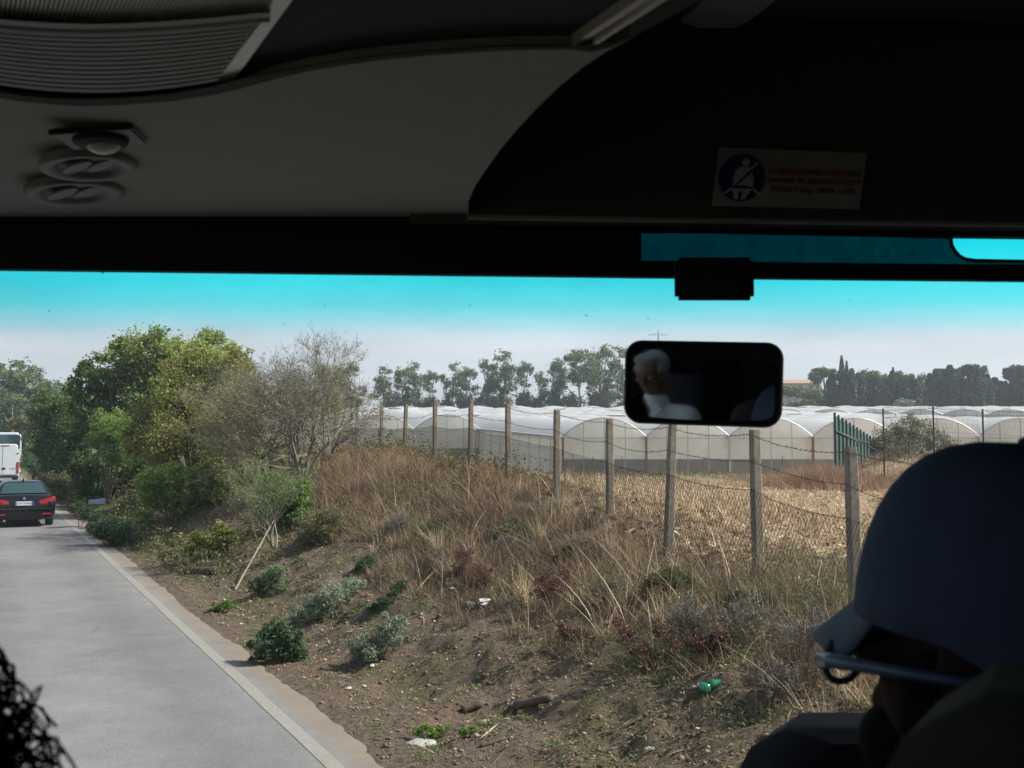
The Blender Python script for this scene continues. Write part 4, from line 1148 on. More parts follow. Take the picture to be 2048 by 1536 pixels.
# orange brown brush in front of the green fence
n = 16000
cx_, cy_ = P(1640, 930, D=44).x, 44.0
X = rng.normal(0, 1, n) * 1.5 + cx_ + .6; Y = rng.normal(0, 1, n) * 1.6 + cy_ + 1.4
blades('orange_brush', X, Y, rng.uniform(.2, 1.25, n) * (.5 + vnoise(X * 1.7, Y * 1.7, 79)) * np.exp(-((X - cx_ - .4) / 2.6) ** 2), rng.uniform(.012, .03, n), rng.uniform(0, 6.28, n), rng.uniform(.2, 1.0, n), rng.uniform(0, 1, n), M['orangegrass'], 'orange brown dry brush heaped in front of the green fence', 'brush')
n = 14000
n = 30000
X = rng.uniform(12.5, 34, n); Y = rng.uniform(43.5, 66, n)
blades('mound_grass', X, Y, rng.uniform(.05, .75, n) * vnoise(X * .8, Y * .8, 77) + .05, rng.uniform(.015, .03, n), rng.uniform(0, 6.28, n), rng.uniform(.2, 1.4, n), rng.uniform(0, .85, n) * (.5 + .8 * vnoise(X * .5, Y * .5, 78)), M['drygrass'], 'brown dry grass growing along the earth mound', 'grass', seg=2)
# tall weeds along the greenhouse foot
n = 9000
X = rng.uniform(-12, 22, n); Y = rng.uniform(68, 75.5, n)
blades('field_edge_weeds', X, Y, rng.uniform(.1, .75, n) * vnoise(X * .8, Y * .8, 81), rng.uniform(.03, .06, n), rng.uniform(0, 6.28, n), rng.uniform(.2, 1.0, n), rng.uniform(.2, 1, n), M['leaf_broom'], 'low weeds growing along the foot of the greenhouse', 'weeds', seg=2)

# dense low undergrowth on the shaded far bank
n = 70000
s_ = 12 + rng.uniform(0, 1, n) ** 1.1 * 55; t_ = .5 + rng.uniform(0, 1, n) * (tf(s_) + .5)
X, Y = xy(t_, s_)
cl = vnoise(X * .8, Y * .8, 91) * .6 + vnoise(X * 2.3, Y * 2.3, 92) * .4
gp_ = ground(196, 1016); dd_ = X / Y - gp_.x / gp_.y
kp = (cl + .10 * sm(s_, 14, 26) > .50) & ~((np.abs(dd_) < .018) & (Y < gp_.y + .6) & (Y > gp_.y - 6))
X, Y, cl = X[kp], Y[kp], cl[kp]; nk = len(X)
hh = rng.uniform(0, 1, nk) ** .7 * (cl - .38) * 2.1 * np.interp(Y, [20, 45], [.6, 1.5])
C = np.stack([X, Y, H(X, Y) + hh], -1)
V, Q = leaf_quads(C, .11, .45, rng)
V2 = V.reshape(-1, 4, 3); sc_ = np.interp(Y, [20, 60], [.7, 1.7])[:, None, None]; V = ((V2 - C[:, None]) * sc_ + C[:, None]).reshape(-1, 3)
ug = np_mesh('undergrowth', V, Q, M['leaf_under'], None, np.clip(vnoise(X * .5, Y * .5, 93) * .7 + rng.normal(.1, .2, nk), 0, 1))
tag(ug, 'tangled dark green and brown undergrowth on the shaded bank', 'undergrowth', None, 'stuff')
# small herbs dotted over the dirt
cxs = []
for k in range(420):
    s0 = rng.uniform(-6, 18); t0 = rng.uniform(.35, 4.6)
    m_ = int(rng.integers(12, 60)); r0 = rng.uniform(.03, .13)
    x0, y0 = xy(t0, s0)
    cxs.append(np.stack([x0 + rng.normal(0, r0, m_), y0 + rng.normal(0, r0, m_), rng.uniform(.005, .05, m_)], -1))
C = np.concatenate(cxs); C[:, 2] += H(C[:, 0], C[:, 1])
V, Q = leaf_quads(C, .030, .5, rng)
hb_ = np_mesh('small_herbs', V, Q, M['leaf_feather'], None, rng.uniform(0, 1, len(Q)))
tag(hb_, 'tiny green herbs dotted over the bare dirt slope', 'ground cover', None, 'stuff')
# dead branching weeds: many thin strands fanning from shared roots
BX, BY, BH, BA, BL, BT = [], [], [], [], [], []
for k in range(900):
    s0 = rng.uniform(-5, 28); t0 = float(2.4 + 1.4 * rng.uniform() + rng.uniform() * (tf(s0) - 3.4))
    x0, y0 = xy(t0, s0); m_ = int(rng.integers(18, 46)); hb0 = rng.uniform(.18, .62); tb = rng.uniform(.0, .85)
    BX.append(x0 + rng.normal(0, .05, m_)); BY.append(y0 + rng.normal(0, .05, m_)); BH.append(hb0 * rng.uniform(.5, 1.1, m_))
    BA.append(rng.uniform(0, 6.28, m_)); BL.append(rng.uniform(.1, 1.0, m_)); BT.append(np.clip(tb + rng.normal(0, .12, m_), 0, .84))
BX, BY, BH, BA, BL, BT = map(np.concatenate, (BX, BY, BH, BA, BL, BT))
blades('dead_weeds', BX, BY, BH, rng.uniform(.004, .010, len(BX)) * np.interp(BY, [8, 30], [1, 1.8]), BA, BL, BT, M['drygrass'], 'fans of dead brown weed stems among the dry grass', 'weeds', seg=3, curl=1.2)

# small broken twigs lying on the dirt
n = 5200
s_ = rng.uniform(-6, 26, n); t_ = .5 + rng.uniform(0, 1, n) * 5.5
X, Y = xy(t_, s_)
flakes('fallen_twigs', X, Y, rng.uniform(.06, .34, n), rng.uniform(.02, .06, n), rng.uniform(0, 1, n) ** 2.2 * .8, M['drygrass'], 'broken twigs lying scattered over the dirt slope', 'twigs', lift=.02)
# tangled low grey green and brown growth creeping down the slope
n = 52000
s_ = -6 + rng.uniform(0, 1, n) * 24; t_ = 1.2 + rng.uniform(0, 1, n) * 4.6
X, Y = xy(t_, s_)
cl = vnoise(X * 1.1, Y * 1.1, 101) * .6 + vnoise(X * 3.1, Y * 3.1, 102) * .4 + .12 * sm(t_, 1.5, 4)
kp = cl > .60
X, Y, cl = X[kp], Y[kp], cl[kp]; nk = len(X)
C = np.stack([X, Y, H(X, Y) + rng.uniform(0, 1, nk) * (cl - .55) * .9], -1)
V, Q = leaf_quads(C, .05, .22, rng)
ug = np_mesh('creeping_growth', V, Q, M['leaf_under'], None, np.clip(rng.normal(.5, .25, nk), 0, 1))
tag(ug, 'creeping brown and grey green growth on the dirt slope', 'ground cover', None, 'stuff')

# small dark and pale clods matted into the dirt
n = 34000
s_ = rng.uniform(-6, 20, n); t_ = .2 + rng.uniform(0, 1, n) * 5.6
X, Y = xy(t_, s_)
kp = vnoise(X * 1.9, Y * 1.9, 111) > .38
X, Y = X[kp], Y[kp]; n = len(X)
stones('dirt_clods', X, Y, rng.uniform(.005, .016, n), rng.uniform(0, 1, n) ** 1.5 * .85, M['gravel'], 'small dark clods of earth matted over the slope', 'dirt', sink=.1)
# ------------------------------------------------------------------ vehicles
M['carpaint'] = simple('black_blue_paint', (.006, .007, .010), .22, .0, var=.02, coat=.35, spec=.3)
M['vanwhite'] = simple('white_paint', (.56, .60, .65), .35, var=.04, scale=3, coat=.3)
M['rubber'] = simple('rubber', (.02, .02, .02), .85)
M['carglass'] = simple('car_glass', (.025, .06, .065), .06, var=.02, spec=1.0)
M['redlamp'] = simple('red_lamp', (.42, .02, .025), .2, var=.1, coat=.6)
M['plate'] = simple('plate_white', (.62, .68, .74), .5)
M['plateblue'] = simple('plate_blue', (.03, .10, .42), .5)
M['blacktrim'] = simple('black_trim', (.02, .02, .022), .6)
M['chrome'] = simple('chrome', (.6, .6, .62), .15, 1.0, var=.02)
M['beige'] = simple('seat_beige', (.38, .40, .34), .8)
M['ink'] = simple('ink', (.03, .03, .05), .7)
M['coachblue'] = simple('coach_blue', (.05, .13, .28), .25, coat=.5)
def text(name, s, size, mat_, parent, loc, rot=(R(90), 0, 0), ax='CENTER', ext=.002, off=0.0):
    cu = bpy.data.curves.new(name, 'FONT'); cu.body = s; cu.size = size; cu.extrude = ext
    cu.offset = off; cu.align_x = ax; cu.align_y = 'CENTER'
    cu.materials.append(mat_)
    q = bpy.data.objects.new(name, cu); COL.objects.link(q)
    me = bpy.data.meshes.new_from_object(q.evaluated_get(bpy.context.evaluated_depsgraph_get())); bpy.data.objects.remove(q)
    o = bpy.data.objects.new(name, me); COL.objects.link(o); o.parent = parent
    o.location = loc; o.rotation_euler = rot
    return o
def wheel(parent, x, y, r=.33, w=.22):
    a = MB().lathe([(r * .6, -w / 2), (r * .93, -w / 2), (r, -w / 2 + .03), (r, w / 2 - .03), (r * .93, w / 2), (r * .6, w / 2)], axis='X', n=28)
    o = a.build('wheel', M['rubber'], parent, smooth=True, auto=40); o.location = (x, y, r)
    MB().lathe([(.02, -w / 2 + .02), (r * .6, -w / 2 + .03), (r * .62, w / 2 - .03), (.02, w / 2 - .02)], axis='X', n=20).build('rim', M['chrome'], o)
    return o
RZ = math.asin(.468)
def ring_body(y, w, z0, z1, k=.10):
    """rounded cross-section"""
    p = []
    for a_ in range(0, 360, 15):
        ca, sa = math.cos(R(a_)), math.sin(R(a_))
        e = .42
        px_ = w * math.copysign(abs(ca) ** e, ca); pz = (z0 + z1) / 2 + (z1 - z0) / 2 * math.copysign(abs(sa) ** .5, sa)
        p.append((px_, y, pz))
    return p
cp = P(47, 1056, z=0)
car = empty('saloon_car', (cp.x, cp.y, 0), RZ, 'dark saloon car with red tail lights driving ahead on the road', 'car')
MB().loft([ring_body(.0, .70, .42, .78), ring_body(.03, .83, .27, .90), ring_body(.10, .90, .23, 1.0), ring_body(.22, .92, .22, 1.045), ring_body(.75, .925, .22, 1.03),
           ring_body(1.6, .925, .2, .98), ring_body(3.3, .925, .2, .96), ring_body(4.1, .90, .22, .90), ring_body(4.6, .82, .25, .78), ring_body(4.78, .66, .35, .62)]).build('body', M['carpaint'], car, smooth=True, auto=50)
def cab(z, y0, y1, w):
    return [(-w, y0 + .1, z), (-w * .86, y0, z), (0, y0 - .05, z), (w * .86, y0, z), (w, y0 + .1, z), (w, y1 - .12, z), (w * .8, y1, z), (0, y1 + .06, z), (-w * .8, y1, z), (-w, y1 - .12, z)]
MB().loft([cab(.96, .55, 3.5, .83), cab(1.10, .80, 3.2, .79), cab(1.28, 1.12, 2.8, .70), cab(1.40, 1.38, 2.5, .60), cab(1.445, 1.62, 2.25, .45)]).build('roof', M['carpaint'], car, smooth=True, auto=60)
wg = MB(); rows = []
for z, y, w in ((1.055, .70, .66), (1.15, .885, .64), (1.28, 1.115, .575), (1.365, 1.30, .52)):
    rows.append([(-w, y - .012 + .0, z + .01), (-w * .5, y - .045, z + .015), (0, y - .055, z + .015), (w * .5, y - .045, z + .015), (w, y - .012, z + .01)])
wg.loft(rows, close=False, cap=False); wg.build('rear_window', M['carglass'], car, smooth=True)
for s_ in (-1, 1):
    sw = MB(); sw.add([(s_ * .815, 1.0, 1.03), (s_ * .812, 3.0, 1.03), (s_ * .675, 2.6, 1.345), (s_ * .675, 1.42, 1.345)], [(0, 1, 2, 3)]); sw.build('side_window', M['carglass'], car)
    mr = MB(); mr.bbox((s_ * 1.0, 2.72, 1.06), (.20, .12, .13), .03); mr.tube([(s_ * .86, 2.74, 1.0), (s_ * .96, 2.74, 1.02)], .025, 6); mr.build('door_mirror', M['carpaint'], car)
    tl = MB(); tl.loft([[(s_ * .44, -.012, .76), (s_ * .44, -.012, .86), (s_ * .44, .1, .86), (s_ * .44, .1, .76)], [(s_ * .62, .0, .75), (s_ * .62, .0, .90), (s_ * .62, .12, .90), (s_ * .62, .12, .75)],
                        [(s_ * .80, .05, .77), (s_ * .80, .05, .945), (s_ * .80, .18, .945), (s_ * .80, .18, .77)], [(s_ * .912, .17, .80), (s_ * .912, .17, .955), (s_ * .87, .30, .96), (s_ * .87, .30, .80)]])
    l_ = tl.build('tail_light', M['redlamp'], car); 
    mb = MB(); mb.box((s_ * .66, -.012, .43), (.26, .02, .035)); mb.build('reflector', M['redlamp'], car)
    wheel(car, s_ * .78, .95); wheel(car, s_ * .78, 3.8)
    ex = MB(); ex.lathe([(.035, 0), (.035, .2)], c=(s_ * .55, .03, .24), axis='Y', n=12); ex.build('exhaust', M['chrome'], car)
MB().bbox((0, -.012, .60), (1.55, .06, .035), .01).build('bumper_strip', M['blacktrim'], car)
pl = MB().box((0, -.02, .775), (.52, .02, .125)).build('number_plate', M['plate'], car)
for s_ in (-1, 1): MB().box((s_ * .237, -.033, .775), (.045, .006, .125)).build('plate_band', M['plateblue'], pl)
text('lettering', 'CW 323AV', .085, M['ink'], pl, (0, -.033, .775))
MB().lathe([(.001, -.0), (.042, -.0), (.045, .02)], c=(0, -.0, .93), axis='Y', n=20).build('badge', M['chrome'], car)
MB().tube([(0, 1.5, 1.44), (0, 1.38, 1.50), (0, 1.34, 1.52)], [.03, .02, .008], 6).build('antenna', M['carpaint'], car)
for s_ in (-.36, .36):
    o_ = MB().bbox((s_, 1.75, 1.13), (.26, .09, .2), .04); o_.build('headrest', M['beige'], car)
# van
vp = P(3, 969, z=0)
van = empty('panel_van', (vp.x, vp.y, 0), RZ, 'white panel van with closed rear doors following the coach', 'van')
def vr(y, w, z0, z1, tw):
    return [(-w, y, z0), (-w, y, 1.3), (-tw, y, z1 - .12), (-tw + .12, y, z1), (tw - .12, y, z1), (tw, y, z1 - .12), (w, y, 1.3), (w, y, z0)]
MB().loft([vr(0, .97, .45, 2.55, .87), vr(.05, .99, .42, 2.6, .89), vr(4.2, .99, .42, 2.6, .89), vr(4.9, .97, .42, 1.9, .8), vr(5.7, .9, .42, 1.15, .86)]).build('body', M['vanwhite'], van)
for s_ in (-1, 1):
    d = MB().bbox((s_ * .42, -.012, 1.52), (.80, .03, 1.80), .012).build('rear_door', M['vanwhite'], van)
    MB().bbox((s_ * .12 - .02, -.04, 1.02), (.2 if s_ > 0 else .05, .03, .12), .01).build('handle', M['blacktrim'], d)
    MB().box((s_ * .90, -.02, 2.0), (.09, .04, .07)).build('hinge', M['blacktrim'], d)
    MB().bbox((s_ * .915, -.03, 1.08), (.12, .08, .72), .015).build('tail_light', M['redlamp'], van)
    wheel(van, s_ * .83, .95, .36, .24); wheel(van, s_ * .83, 4.6, .36, .24)
MB().bbox((0, -.08, .50), (1.94, .16, .16), .03).build('bumper', M['blacktrim'], van)
MB().box((.15, -.03, 2.5), (.5, .02, .05)).build('brake_light', M['redlamp'], van)
text('lettering', 'DAILY', .13, M['ink'], van, (.62, -.032, 1.0))
# coach ahead
bp_ = P(6, 953.5, z=0)
coach = empty('touring_coach', (bp_.x, bp_.y, 0), RZ, 'white and blue coach leading the queue, its rear window above the van', 'coach')
def br(y, w, z1, tw): return [(-w, y, .35), (-w, y, 2.9), (-tw, y, z1 - .18), (-tw + .25, y, z1), (tw - .25, y, z1), (tw, y, z1 - .18), (w, y, 2.9), (w, y, .35)]
MB().loft([br(0, 1.2, 3.42, 1.12), br(.12, 1.25, 3.5, 1.2), br(11.5, 1.25, 3.5, 1.2), br(12, 1.2, 3.4, 1.1)]).build('body', M['vanwhite'], coach)
MB().bbox((0, -.03, 2.72), (2.26, .08, 1.05), .05).build('rear_window', M['carglass'], coach)
MB().bbox((0, -.02, 3.28), (2.1, .06, .10), .03).build('roof_band', M['coachblue'], coach)
MB().bbox((0, -.03, 1.35), (2.1, .06, 1.4), .05).build('engine_cover', M['vanwhite'], coach)
for s_ in (-1, 1):
    MB().bbox((s_ * 1.13, -.04, 3.08), (.1, .06, .22), .02).build('tail_light', M['redlamp'], coach)
    wheel(coach, s_ * 1.05, 2.8, .5, .3); wheel(coach, s_ * 1.05, 9.5, .5, .3)
    MB().box((s_ * 1.256, 6.2, 2.35), (.012, 10, .9)).build('side_window', M['carglass'], coach)

# ------------------------------------------------------------------ litter, stones, wood
M['sheet'] = simple('blue_white_sheet', (.50, .60, .80), .5)
M['bottle'] = simple('green_plastic', (.02, .22, .10), .15, spec=.8)
M['cap_white'] = simple('white_plastic', (.72, .74, .76), .4)
M['paper'] = simple('white_paper', (.50, .50, .50), .8)
M['wood'] = simple('old_wood', (.11, .08, .06), .9, var=.4, scale=10)
M['stone'] = simple('pale_stone', (.36, .35, .33), .9, var=.25, scale=14)
def lump(name, loc, size, m_, label, cat, seed, group=None, rough=.28, sub=2, rz=0):
    bm = bmesh.new(); bmesh.ops.create_icosphere(bm, subdivisions=sub, radius=.5)
    rr = random.Random(seed)
    for v in bm.verts:
        k = 1 + rr.uniform(-rough, rough); v.co = Vector((v.co.x * size[0] * k, v.co.y * size[1] * k, v.co.z * size[2] * k))
    me = bpy.data.meshes.new(name); bm.to_mesh(me); bm.free(); me.materials.append(m_)
    o = bpy.data.objects.new(name, me); COL.objects.link(o); o.location = loc; o.rotation_euler = (0, 0, rz)
    return tag(o, label, cat, group)
g_ = ground(196, 1016)
o_ = MB().slab([(-.40, 0, 0), (.40, .08, .02), (.42, .05, .24), (-.38, -.04, .17)], (.0, .02, .015)).build('discarded_panel', M['sheet'])
o_.location = g_ + Vector((0, 0, .12)); tag(o_, 'pale blue white panel dumped in the grass under the tall green tree', 'panel')
def bottle(px_, py_, L, rz, label, tilt=0):
    g = ground(px_, py_); root = empty('plastic_bottle', g + Vector((0, 0, .05)), rz, label, 'bottle', None)
    r = .042
    MB().lathe([(.01, 0), (r * .9, .004), (r, .02), (r, L * .25), (r * .93, L * .3), (r, L * .35), (r, L * .6), (r * .85, L * .72), (.016, L * .88), (.014, L * .95)], axis='X', n=18).build('bottle_body', M['bottle'], root, smooth=True)
    MB().lathe([(.016, L * .93), (.017, L * 1.0), (.001, L)], axis='X', n=14).build('bottle_cap', M['cap_white'], root, smooth=True)
    return root
bottle(1420, 1382, .30, .12, 'green plastic bottle lying flat on the dirt below the dry brush')
bottle(1417, 1392, .16, 1.9, 'shorter crushed green bottle beside the long green one')
rr = random.Random(9)
def paper(px_, py_, w, h, label, seed, m_='paper', name='litter_scrap', cat='litter'):
    g = ground(px_, py_)
    return lump(name, g + Vector((0, 0, h * .3)), (w, w * .6, h), M[m_], label, cat, seed, rough=.42, rz=seed)
paper(968, 1207, .24, .07, 'crumpled white and blue wrapper at the grass edge on the bank', 1)
paper(940, 1212, .18, .06, 'smaller crumpled white scrap touching the large white wrapper', 2)
g_ = ground(843, 1490); lump('flat_stone', g_ + Vector((0, 0, .015)), (.27, .22, .06), M['stone'], 'flat pale grey stone on the verge near the frame bottom', 'stone', 3, rough=.12)
for k, (a_, b_, w, lb) in enumerate([(600, 1283, .08, 'small white scrap on the dirt just right of the dark green weed'), (650, 1322, .10, 'greenish white scrap near the foot of the silvery weed'), (728, 1374, .09, 'white scrap lying alone on the verge dirt'), (697, 1378, .09, 'thin white strip lying on the verge dirt'),
                                     (270, 1073, .3, 'white scrap in the blue green bush'), (288, 1068, .26, 'second white scrap in the blue green bush'), (295, 1078, .22, 'flat white litter just below the blue green bush'), (150, 996, .3, 'white bag at the shaded road edge beyond the car'), (870, 1021 + 380, .07, 'pinkish scrap on the dirt slope'),
                                     (942, 1420, .12, 'dark half burnt chunk on the dirt slope'), (745, 1332, .09, 'pale scrap under the lower silvery weed'), (1180, 1330, .10, 'grey scrap near the low purple weed'), (1300, 1500, .09, 'white scrap near the front dirt'), (905, 1178, .10, 'white shard high on the slope'), (810, 1196, .14, 'pale stone beside the long stick')]):
    paper(a_, b_, w * .75, w * .3, lb, 10 + k, 'paper' if 'dark' not in lb and 'stone' not in lb else ('wood' if 'dark' in lb else 'stone'))
def log(px0, py0, px1, py1, r, label, name='wood_log', m_='wood'):
    a_, b_ = ground(px0, py0), ground(px1, py1)
    pts = [a_.lerp(b_, j / 6) + Vector((0, 0, r * .7 + random.uniform(-.1, .1) * r)) for j in range(7)]
    o = MB().tube([p - a_ for p in pts], [r * random.uniform(.8, 1.1) for _ in pts], 9).build(name, M[m_], smooth=True); o.location = a_
    return tag(o, label, 'branch' if r < .03 else 'log')
log(1030, 1420, 1102, 1402, .042, 'short dark log lying across the dirt slope')
log(925, 1426, 965, 1412, .04, 'dark stub of wood left of the short dark log')
log(372, 1150, 430, 1150, .09, 'thick dark log at the slope foot beside the road bend')
log(820, 1196, 905, 1105, .012, 'thin pale stick lying up the slope above the pale stone', 'stick', 'stalk')
log(990, 1060, 1062, 985, .010, 'thin pale stick leaning in the grass', 'stick', 'stalk')
log(1550, 1500, 1690, 1470, .03, 'rough branch near the seat headrest on the dirt', 'stick')
log(960, 1497, 1010, 1480, .018, 'curled piece of bark on the dirt near the frame bottom', 'bark_piece')
log(1215, 1472, 1285, 1438, .016, 'thin dark stick lying on the dirt', 'stick')
# ------------------------------------------------------------------ haze
hz = MB().box((0, 340, 30), (900, 740, 66)).build('haze', simple('tmp', (1, 1, 1)))
hm = bpy.data.materials.new('haze_air'); hm.use_nodes = True; t = hm.node_tree; t.nodes.clear()
o_ = t.nodes.new('ShaderNodeOutputMaterial'); v_ = t.nodes.new('ShaderNodeVolumePrincipled')
v_.inputs['Color'].default_value = (.80, .88, 1.0, 1); v_.inputs['Density'].default_value = .0007; v_.inputs['Anisotropy'].default_value = .25
t.links.new(v_.outputs[0], o_.inputs['Volume'])
hz.data.materials.clear(); hz.data.materials.append(hm); tag(hz, None, None, None, 'stuff')

# ------------------------------------------------------------------ the coach we sit in
M['liner'] = simple('grey_liner', (.40, .395, .38), .85, var=.05, scale=30)
M['liner_dark'] = simple('dark_liner', (.055, .056, .055), .85, var=.08, scale=30)
M['console_dark'] = simple('console_dark', (.085, .09, .088), .85, var=.08, scale=30)
M['purple'] = simple('purple_cloth', (.085, .080, .11), .95, var=.08, scale=60)
M['black'] = simple('black_plastic', (.018, .018, .019), .7, var=.05, spec=.25)
M['trimlight'] = simple('satin_trim', (.62, .62, .60), .35, .3, var=.03)
M['ribgrey'] = simple('rib_grey', (.36, .38, .37), .6, var=.04)
M['shell'] = simple('shell_grey', (.09, .09, .09), .8, var=.05)
M['nozzle'] = simple('nozzle_grey', (.24, .25, .25), .55, var=.03)
M['lens'] = simple('lamp_lens', (.85, .82, .78), .3, var=.02)
cabin = empty('coach_cabin', (0, 0, 1.25), 0, 'dark interior of the coach around the windscreen, with grey overhead panels', 'coach interior')
CO = Vector((0, 0, 1.25))
def part(mb, name, m_, parent=None, **k):
    o = mb.build(name, m_, parent or cabin, **k)
    return o
def pxpoly(L, z=None, D=None): return [P(x, y, z=z, D=D) - CO for x, y in L]
CZ = 3.05
A_ = [(-900, 433), (880, 433), (938, 431), (936, 405), (950, 372), (975, 335), (1000, 300), (1035, 258), (1075, 215), (1120, 172), (1165, 135), (1215, 102), (1262, 78), (1225, 92), (1185, 102), (1140, 97), (1060, 98), (1000, 100), (925, 104), (850, 110), (775, 117), (700, 127), (620, 140), (560, 153), (500, 170), (470, 176), (420, 186), (340, 198), (250, 205), (170, 207), (100, 203), (40, 196), (-30, 185), (-200, 150), (-900, 60)]
part(MB().slab(pxpoly(A_, z=CZ), (0, 0, .2)), 'front_panel', M['liner'])
B_ = [(585, -90), (1450, -90), (1310, -2), (1150, 92), (1060, 92), (1000, 93), (925, 98), (850, 103), (775, 110), (700, 119), (620, 131), (560, 143), (500, 156), (466, 162)]
part(MB().slab(pxpoly(B_, z=CZ + .012), (0, 0, .02)), 'cloth_panel', M['purple'])
part(MB().slab(pxpoly([(428, 168), (468, 160), (585, 0), (652, -90), (612, -90), (545, 0)], z=CZ + .004), (0, 0, .02)), 'trim_strip', M['trimlight'])
part(MB().slab(pxpoly([(1143, 90), (1157, 90), (1304, 0), (1452, -90), (1418, -90), (1276, 0)], z=CZ + .002), (0, 0, .02)), 'trim_strip', M['trimlight'])
part(MB().slab(pxpoly([(1186, 88), (1196, 88), (1334, 0), (1475, -90), (1455, -90), (1318, 0)], z=CZ - .002), (0, 0, .02)), 'trim_strip', M['trimlight'])
part(MB().slab(pxpoly([(1157, 91), (1186, 91), (1250, 84), (1400, 0), (1560, -90), (1440, -90), (1290, 0)], z=CZ + .02), (0, 0, .02)), 'trim_gutter', M['liner_dark'])
# ribbed cover
def ry(x, k):        # k 0..1 from top rib to bottom rib
    top = 40 + 28 * (1 - ((x - 190) / 330) ** 2) if True else 0
    bot = 120 + 68 * (1 - ((x - 200) / 420) ** 2)
    if x > 200:
        top = 68 - 22 * ((x - 200) / 320) ** 1.6; bot = 188 - 26 * ((x - 200) / 250) ** 1.8
    return top + (bot - top) * k
xs = list(range(-320, 560, 20)); NR = 13
def xlim(k): return 523 - 90 * k
cov = MB(); rows = []
for r_ in range(NR):
    rows = []
    for (kk, dz) in ((0.0, .004), (.02, -.003), (.70, -.003), (.74, .004)):
        k = (r_ + kk) / NR
        rows.append([P(x if x < xlim(k) else xlim(k) + (x - 540) * .001, ry(min(x, xlim(k)), k) + 14 * 0, z=CZ + .004 + dz) - CO for x in xs])
    cov.loft(rows, close=False, cap=False)
rb_ = part(cov, 'ribbed_cover', M['ribgrey'])
part(MB().slab(pxpoly([(-900, -90), (645, -90), (560, 20), (470, 172), (430, 184), (250, 203), (170, 205), (40, 195), (-200, 148), (-900, 40)], z=CZ + .0062), (0, 0, .02)), 'cover_backing', M['black'])  # black sheet puts the groove shade between the ribs
band = MB(); band.loft([[P(x, ry(min(x, 525), 0) + d, z=CZ + dz) - CO for x in range(-320, 541, 20)] for d, dz in ((-22, .004), (-20, -.004), (-9, -.002), (-2, -.004), (0, .004))], close=False, cap=False)
part(band, 'cover_band', M['ribgrey'])
gl = MB()
for j in range(66):
    x0 = -60 + j * 9.0
    lean_ = 8 + max(0, x0) * .085
    y0 = ry(min(x0, 525), 0) - 23
    a0, a1 = P(x0, y0, z=CZ + .003) - CO, P(x0 + lean_ * (y0 + 90) / 60, -90, z=CZ + .003) - CO
    gl.tube([a0, a1], .00125, 5)
part(gl, 'air_grille', M['trimlight'])
# black strip paints the gap shade between the grey front panel and the covers
up_ = [(-900, 35), (-200, 140), (-30, 180), (40, 191), (100, 197), (170, 199), (250, 196), (340, 188), (430, 172), (466, 162), (560, 143), (700, 119), (775, 110), (850, 103), (1000, 93), (1150, 92), (1230, 84), (1262, 72)]
lo_ = [(-900, 66), (-200, 160), (-30, 193), (40, 203), (100, 209), (170, 213), (250, 210), (340, 203), (420, 191), (470, 180), (500, 172), (560, 156), (620, 142), (700, 129), (775, 119), (850, 112), (925, 106), (1000, 102), (1060, 100), (1140, 99), (1185, 104), (1225, 94), (1266, 76)]
part(MB().slab(pxpoly(up_ + lo_[::-1], z=CZ - .0015), (0, 0, .001)), 'panel_gap_shade', M['black'])
# right hand dark panel
rows = []
for y_, D_ in ((450, 1.535), (440, 1.520), (424, 1.512), (360, 1.49), (250, 1.462), (150, 1.435), (62, 1.41)):
    rows.append([P(x, y_ + (x - 1024) * .012 * (y_ > 400), D=D_ - .0 * x) - CO for x in (820, 1024, 1300, 1600, 1900, 2300, 2800)])
cpn = MB(); cpn.loft(rows, close=False, cap=False); part(cpn, 'right_console', M['console_dark'])
part(MB().tube([P(x, 434 + (x - 940) * .014, D=1.505) - CO for x in (935, 1000, 1300, 1700, 2100, 2800)], .0045, 8), 'console_lip', M['liner'])  # paler liner puts windscreen glow into the lip colour
zc = P(1500, 62, D=1.41).z
part(MB().slab([Vector((.05, 1.41, zc)) - CO, Vector((1.27, 1.41, zc)) - CO, Vector((1.27, -1, zc)) - CO, Vector((.05, -1, zc)) - CO], (0, 0, .02)), 'right_ceiling', M['liner_dark'])
part(MB().slab(pxpoly([(1362, 44), (1400, 56), (1470, 57), (1505, 38), (1600, -40), (1450, -40)], z=zc - .006), (0, 0, .006)), 'ceiling_pad', M['liner'])
part(MB().slab(pxpoly([(1498, 40), (2400, 62), (2400, 76), (1470, 56)], z=zc - .004), (0, 0, .003)), 'ceiling_slot', M['black'])
# header bar and upper glass openings
HD = 1.56
def bar(L, name, m_, D=HD, th=.02): return part(MB().slab(pxpoly(L, D=D), (0, th, 0)), name, m_)
bar([(-900, 420), (1283, 430), (1283, 553), (0, 538), (-900, 528)], 'header_bar', M['black'])
bar([(1278, 430), (2900, 445), (2900, 484), (1905, 472), (1278, 459)], 'header_bar', M['black'])
bar([(1278, 521), (1905, 528), (2900, 532), (2900, 574), (2048, 560.5), (1278, 553)], 'header_bar', M['black'])
m = bpy.data.materials.new('printed_film'); m.use_nodes = True; t = m.node_tree; t.nodes.clear()
o_ = t.nodes.new('ShaderNodeOutputMaterial'); tr = t.nodes.new('ShaderNodeBsdfTransparent'); t.links.new(tr.outputs[0], o_.inputs[0])
tcx = t.nodes.new('ShaderNodeTexCoord')
t.links.new(ramp(t, noise(t, 60, 4, .7, tcx.outputs['Object']), [(.3, (.05, .155, .17)), (.7, (.085, .225, .24))]), tr.inputs[0])
M['film'] = m
bar([(1279, 460), (1902, 472), (1900, 490), (1908, 505), (1922, 517), (1945, 524), (2900, 532), (2900, 535), (1905, 528), (1279, 521)], 'printed_film', m, D=HD + .012, th=.001)
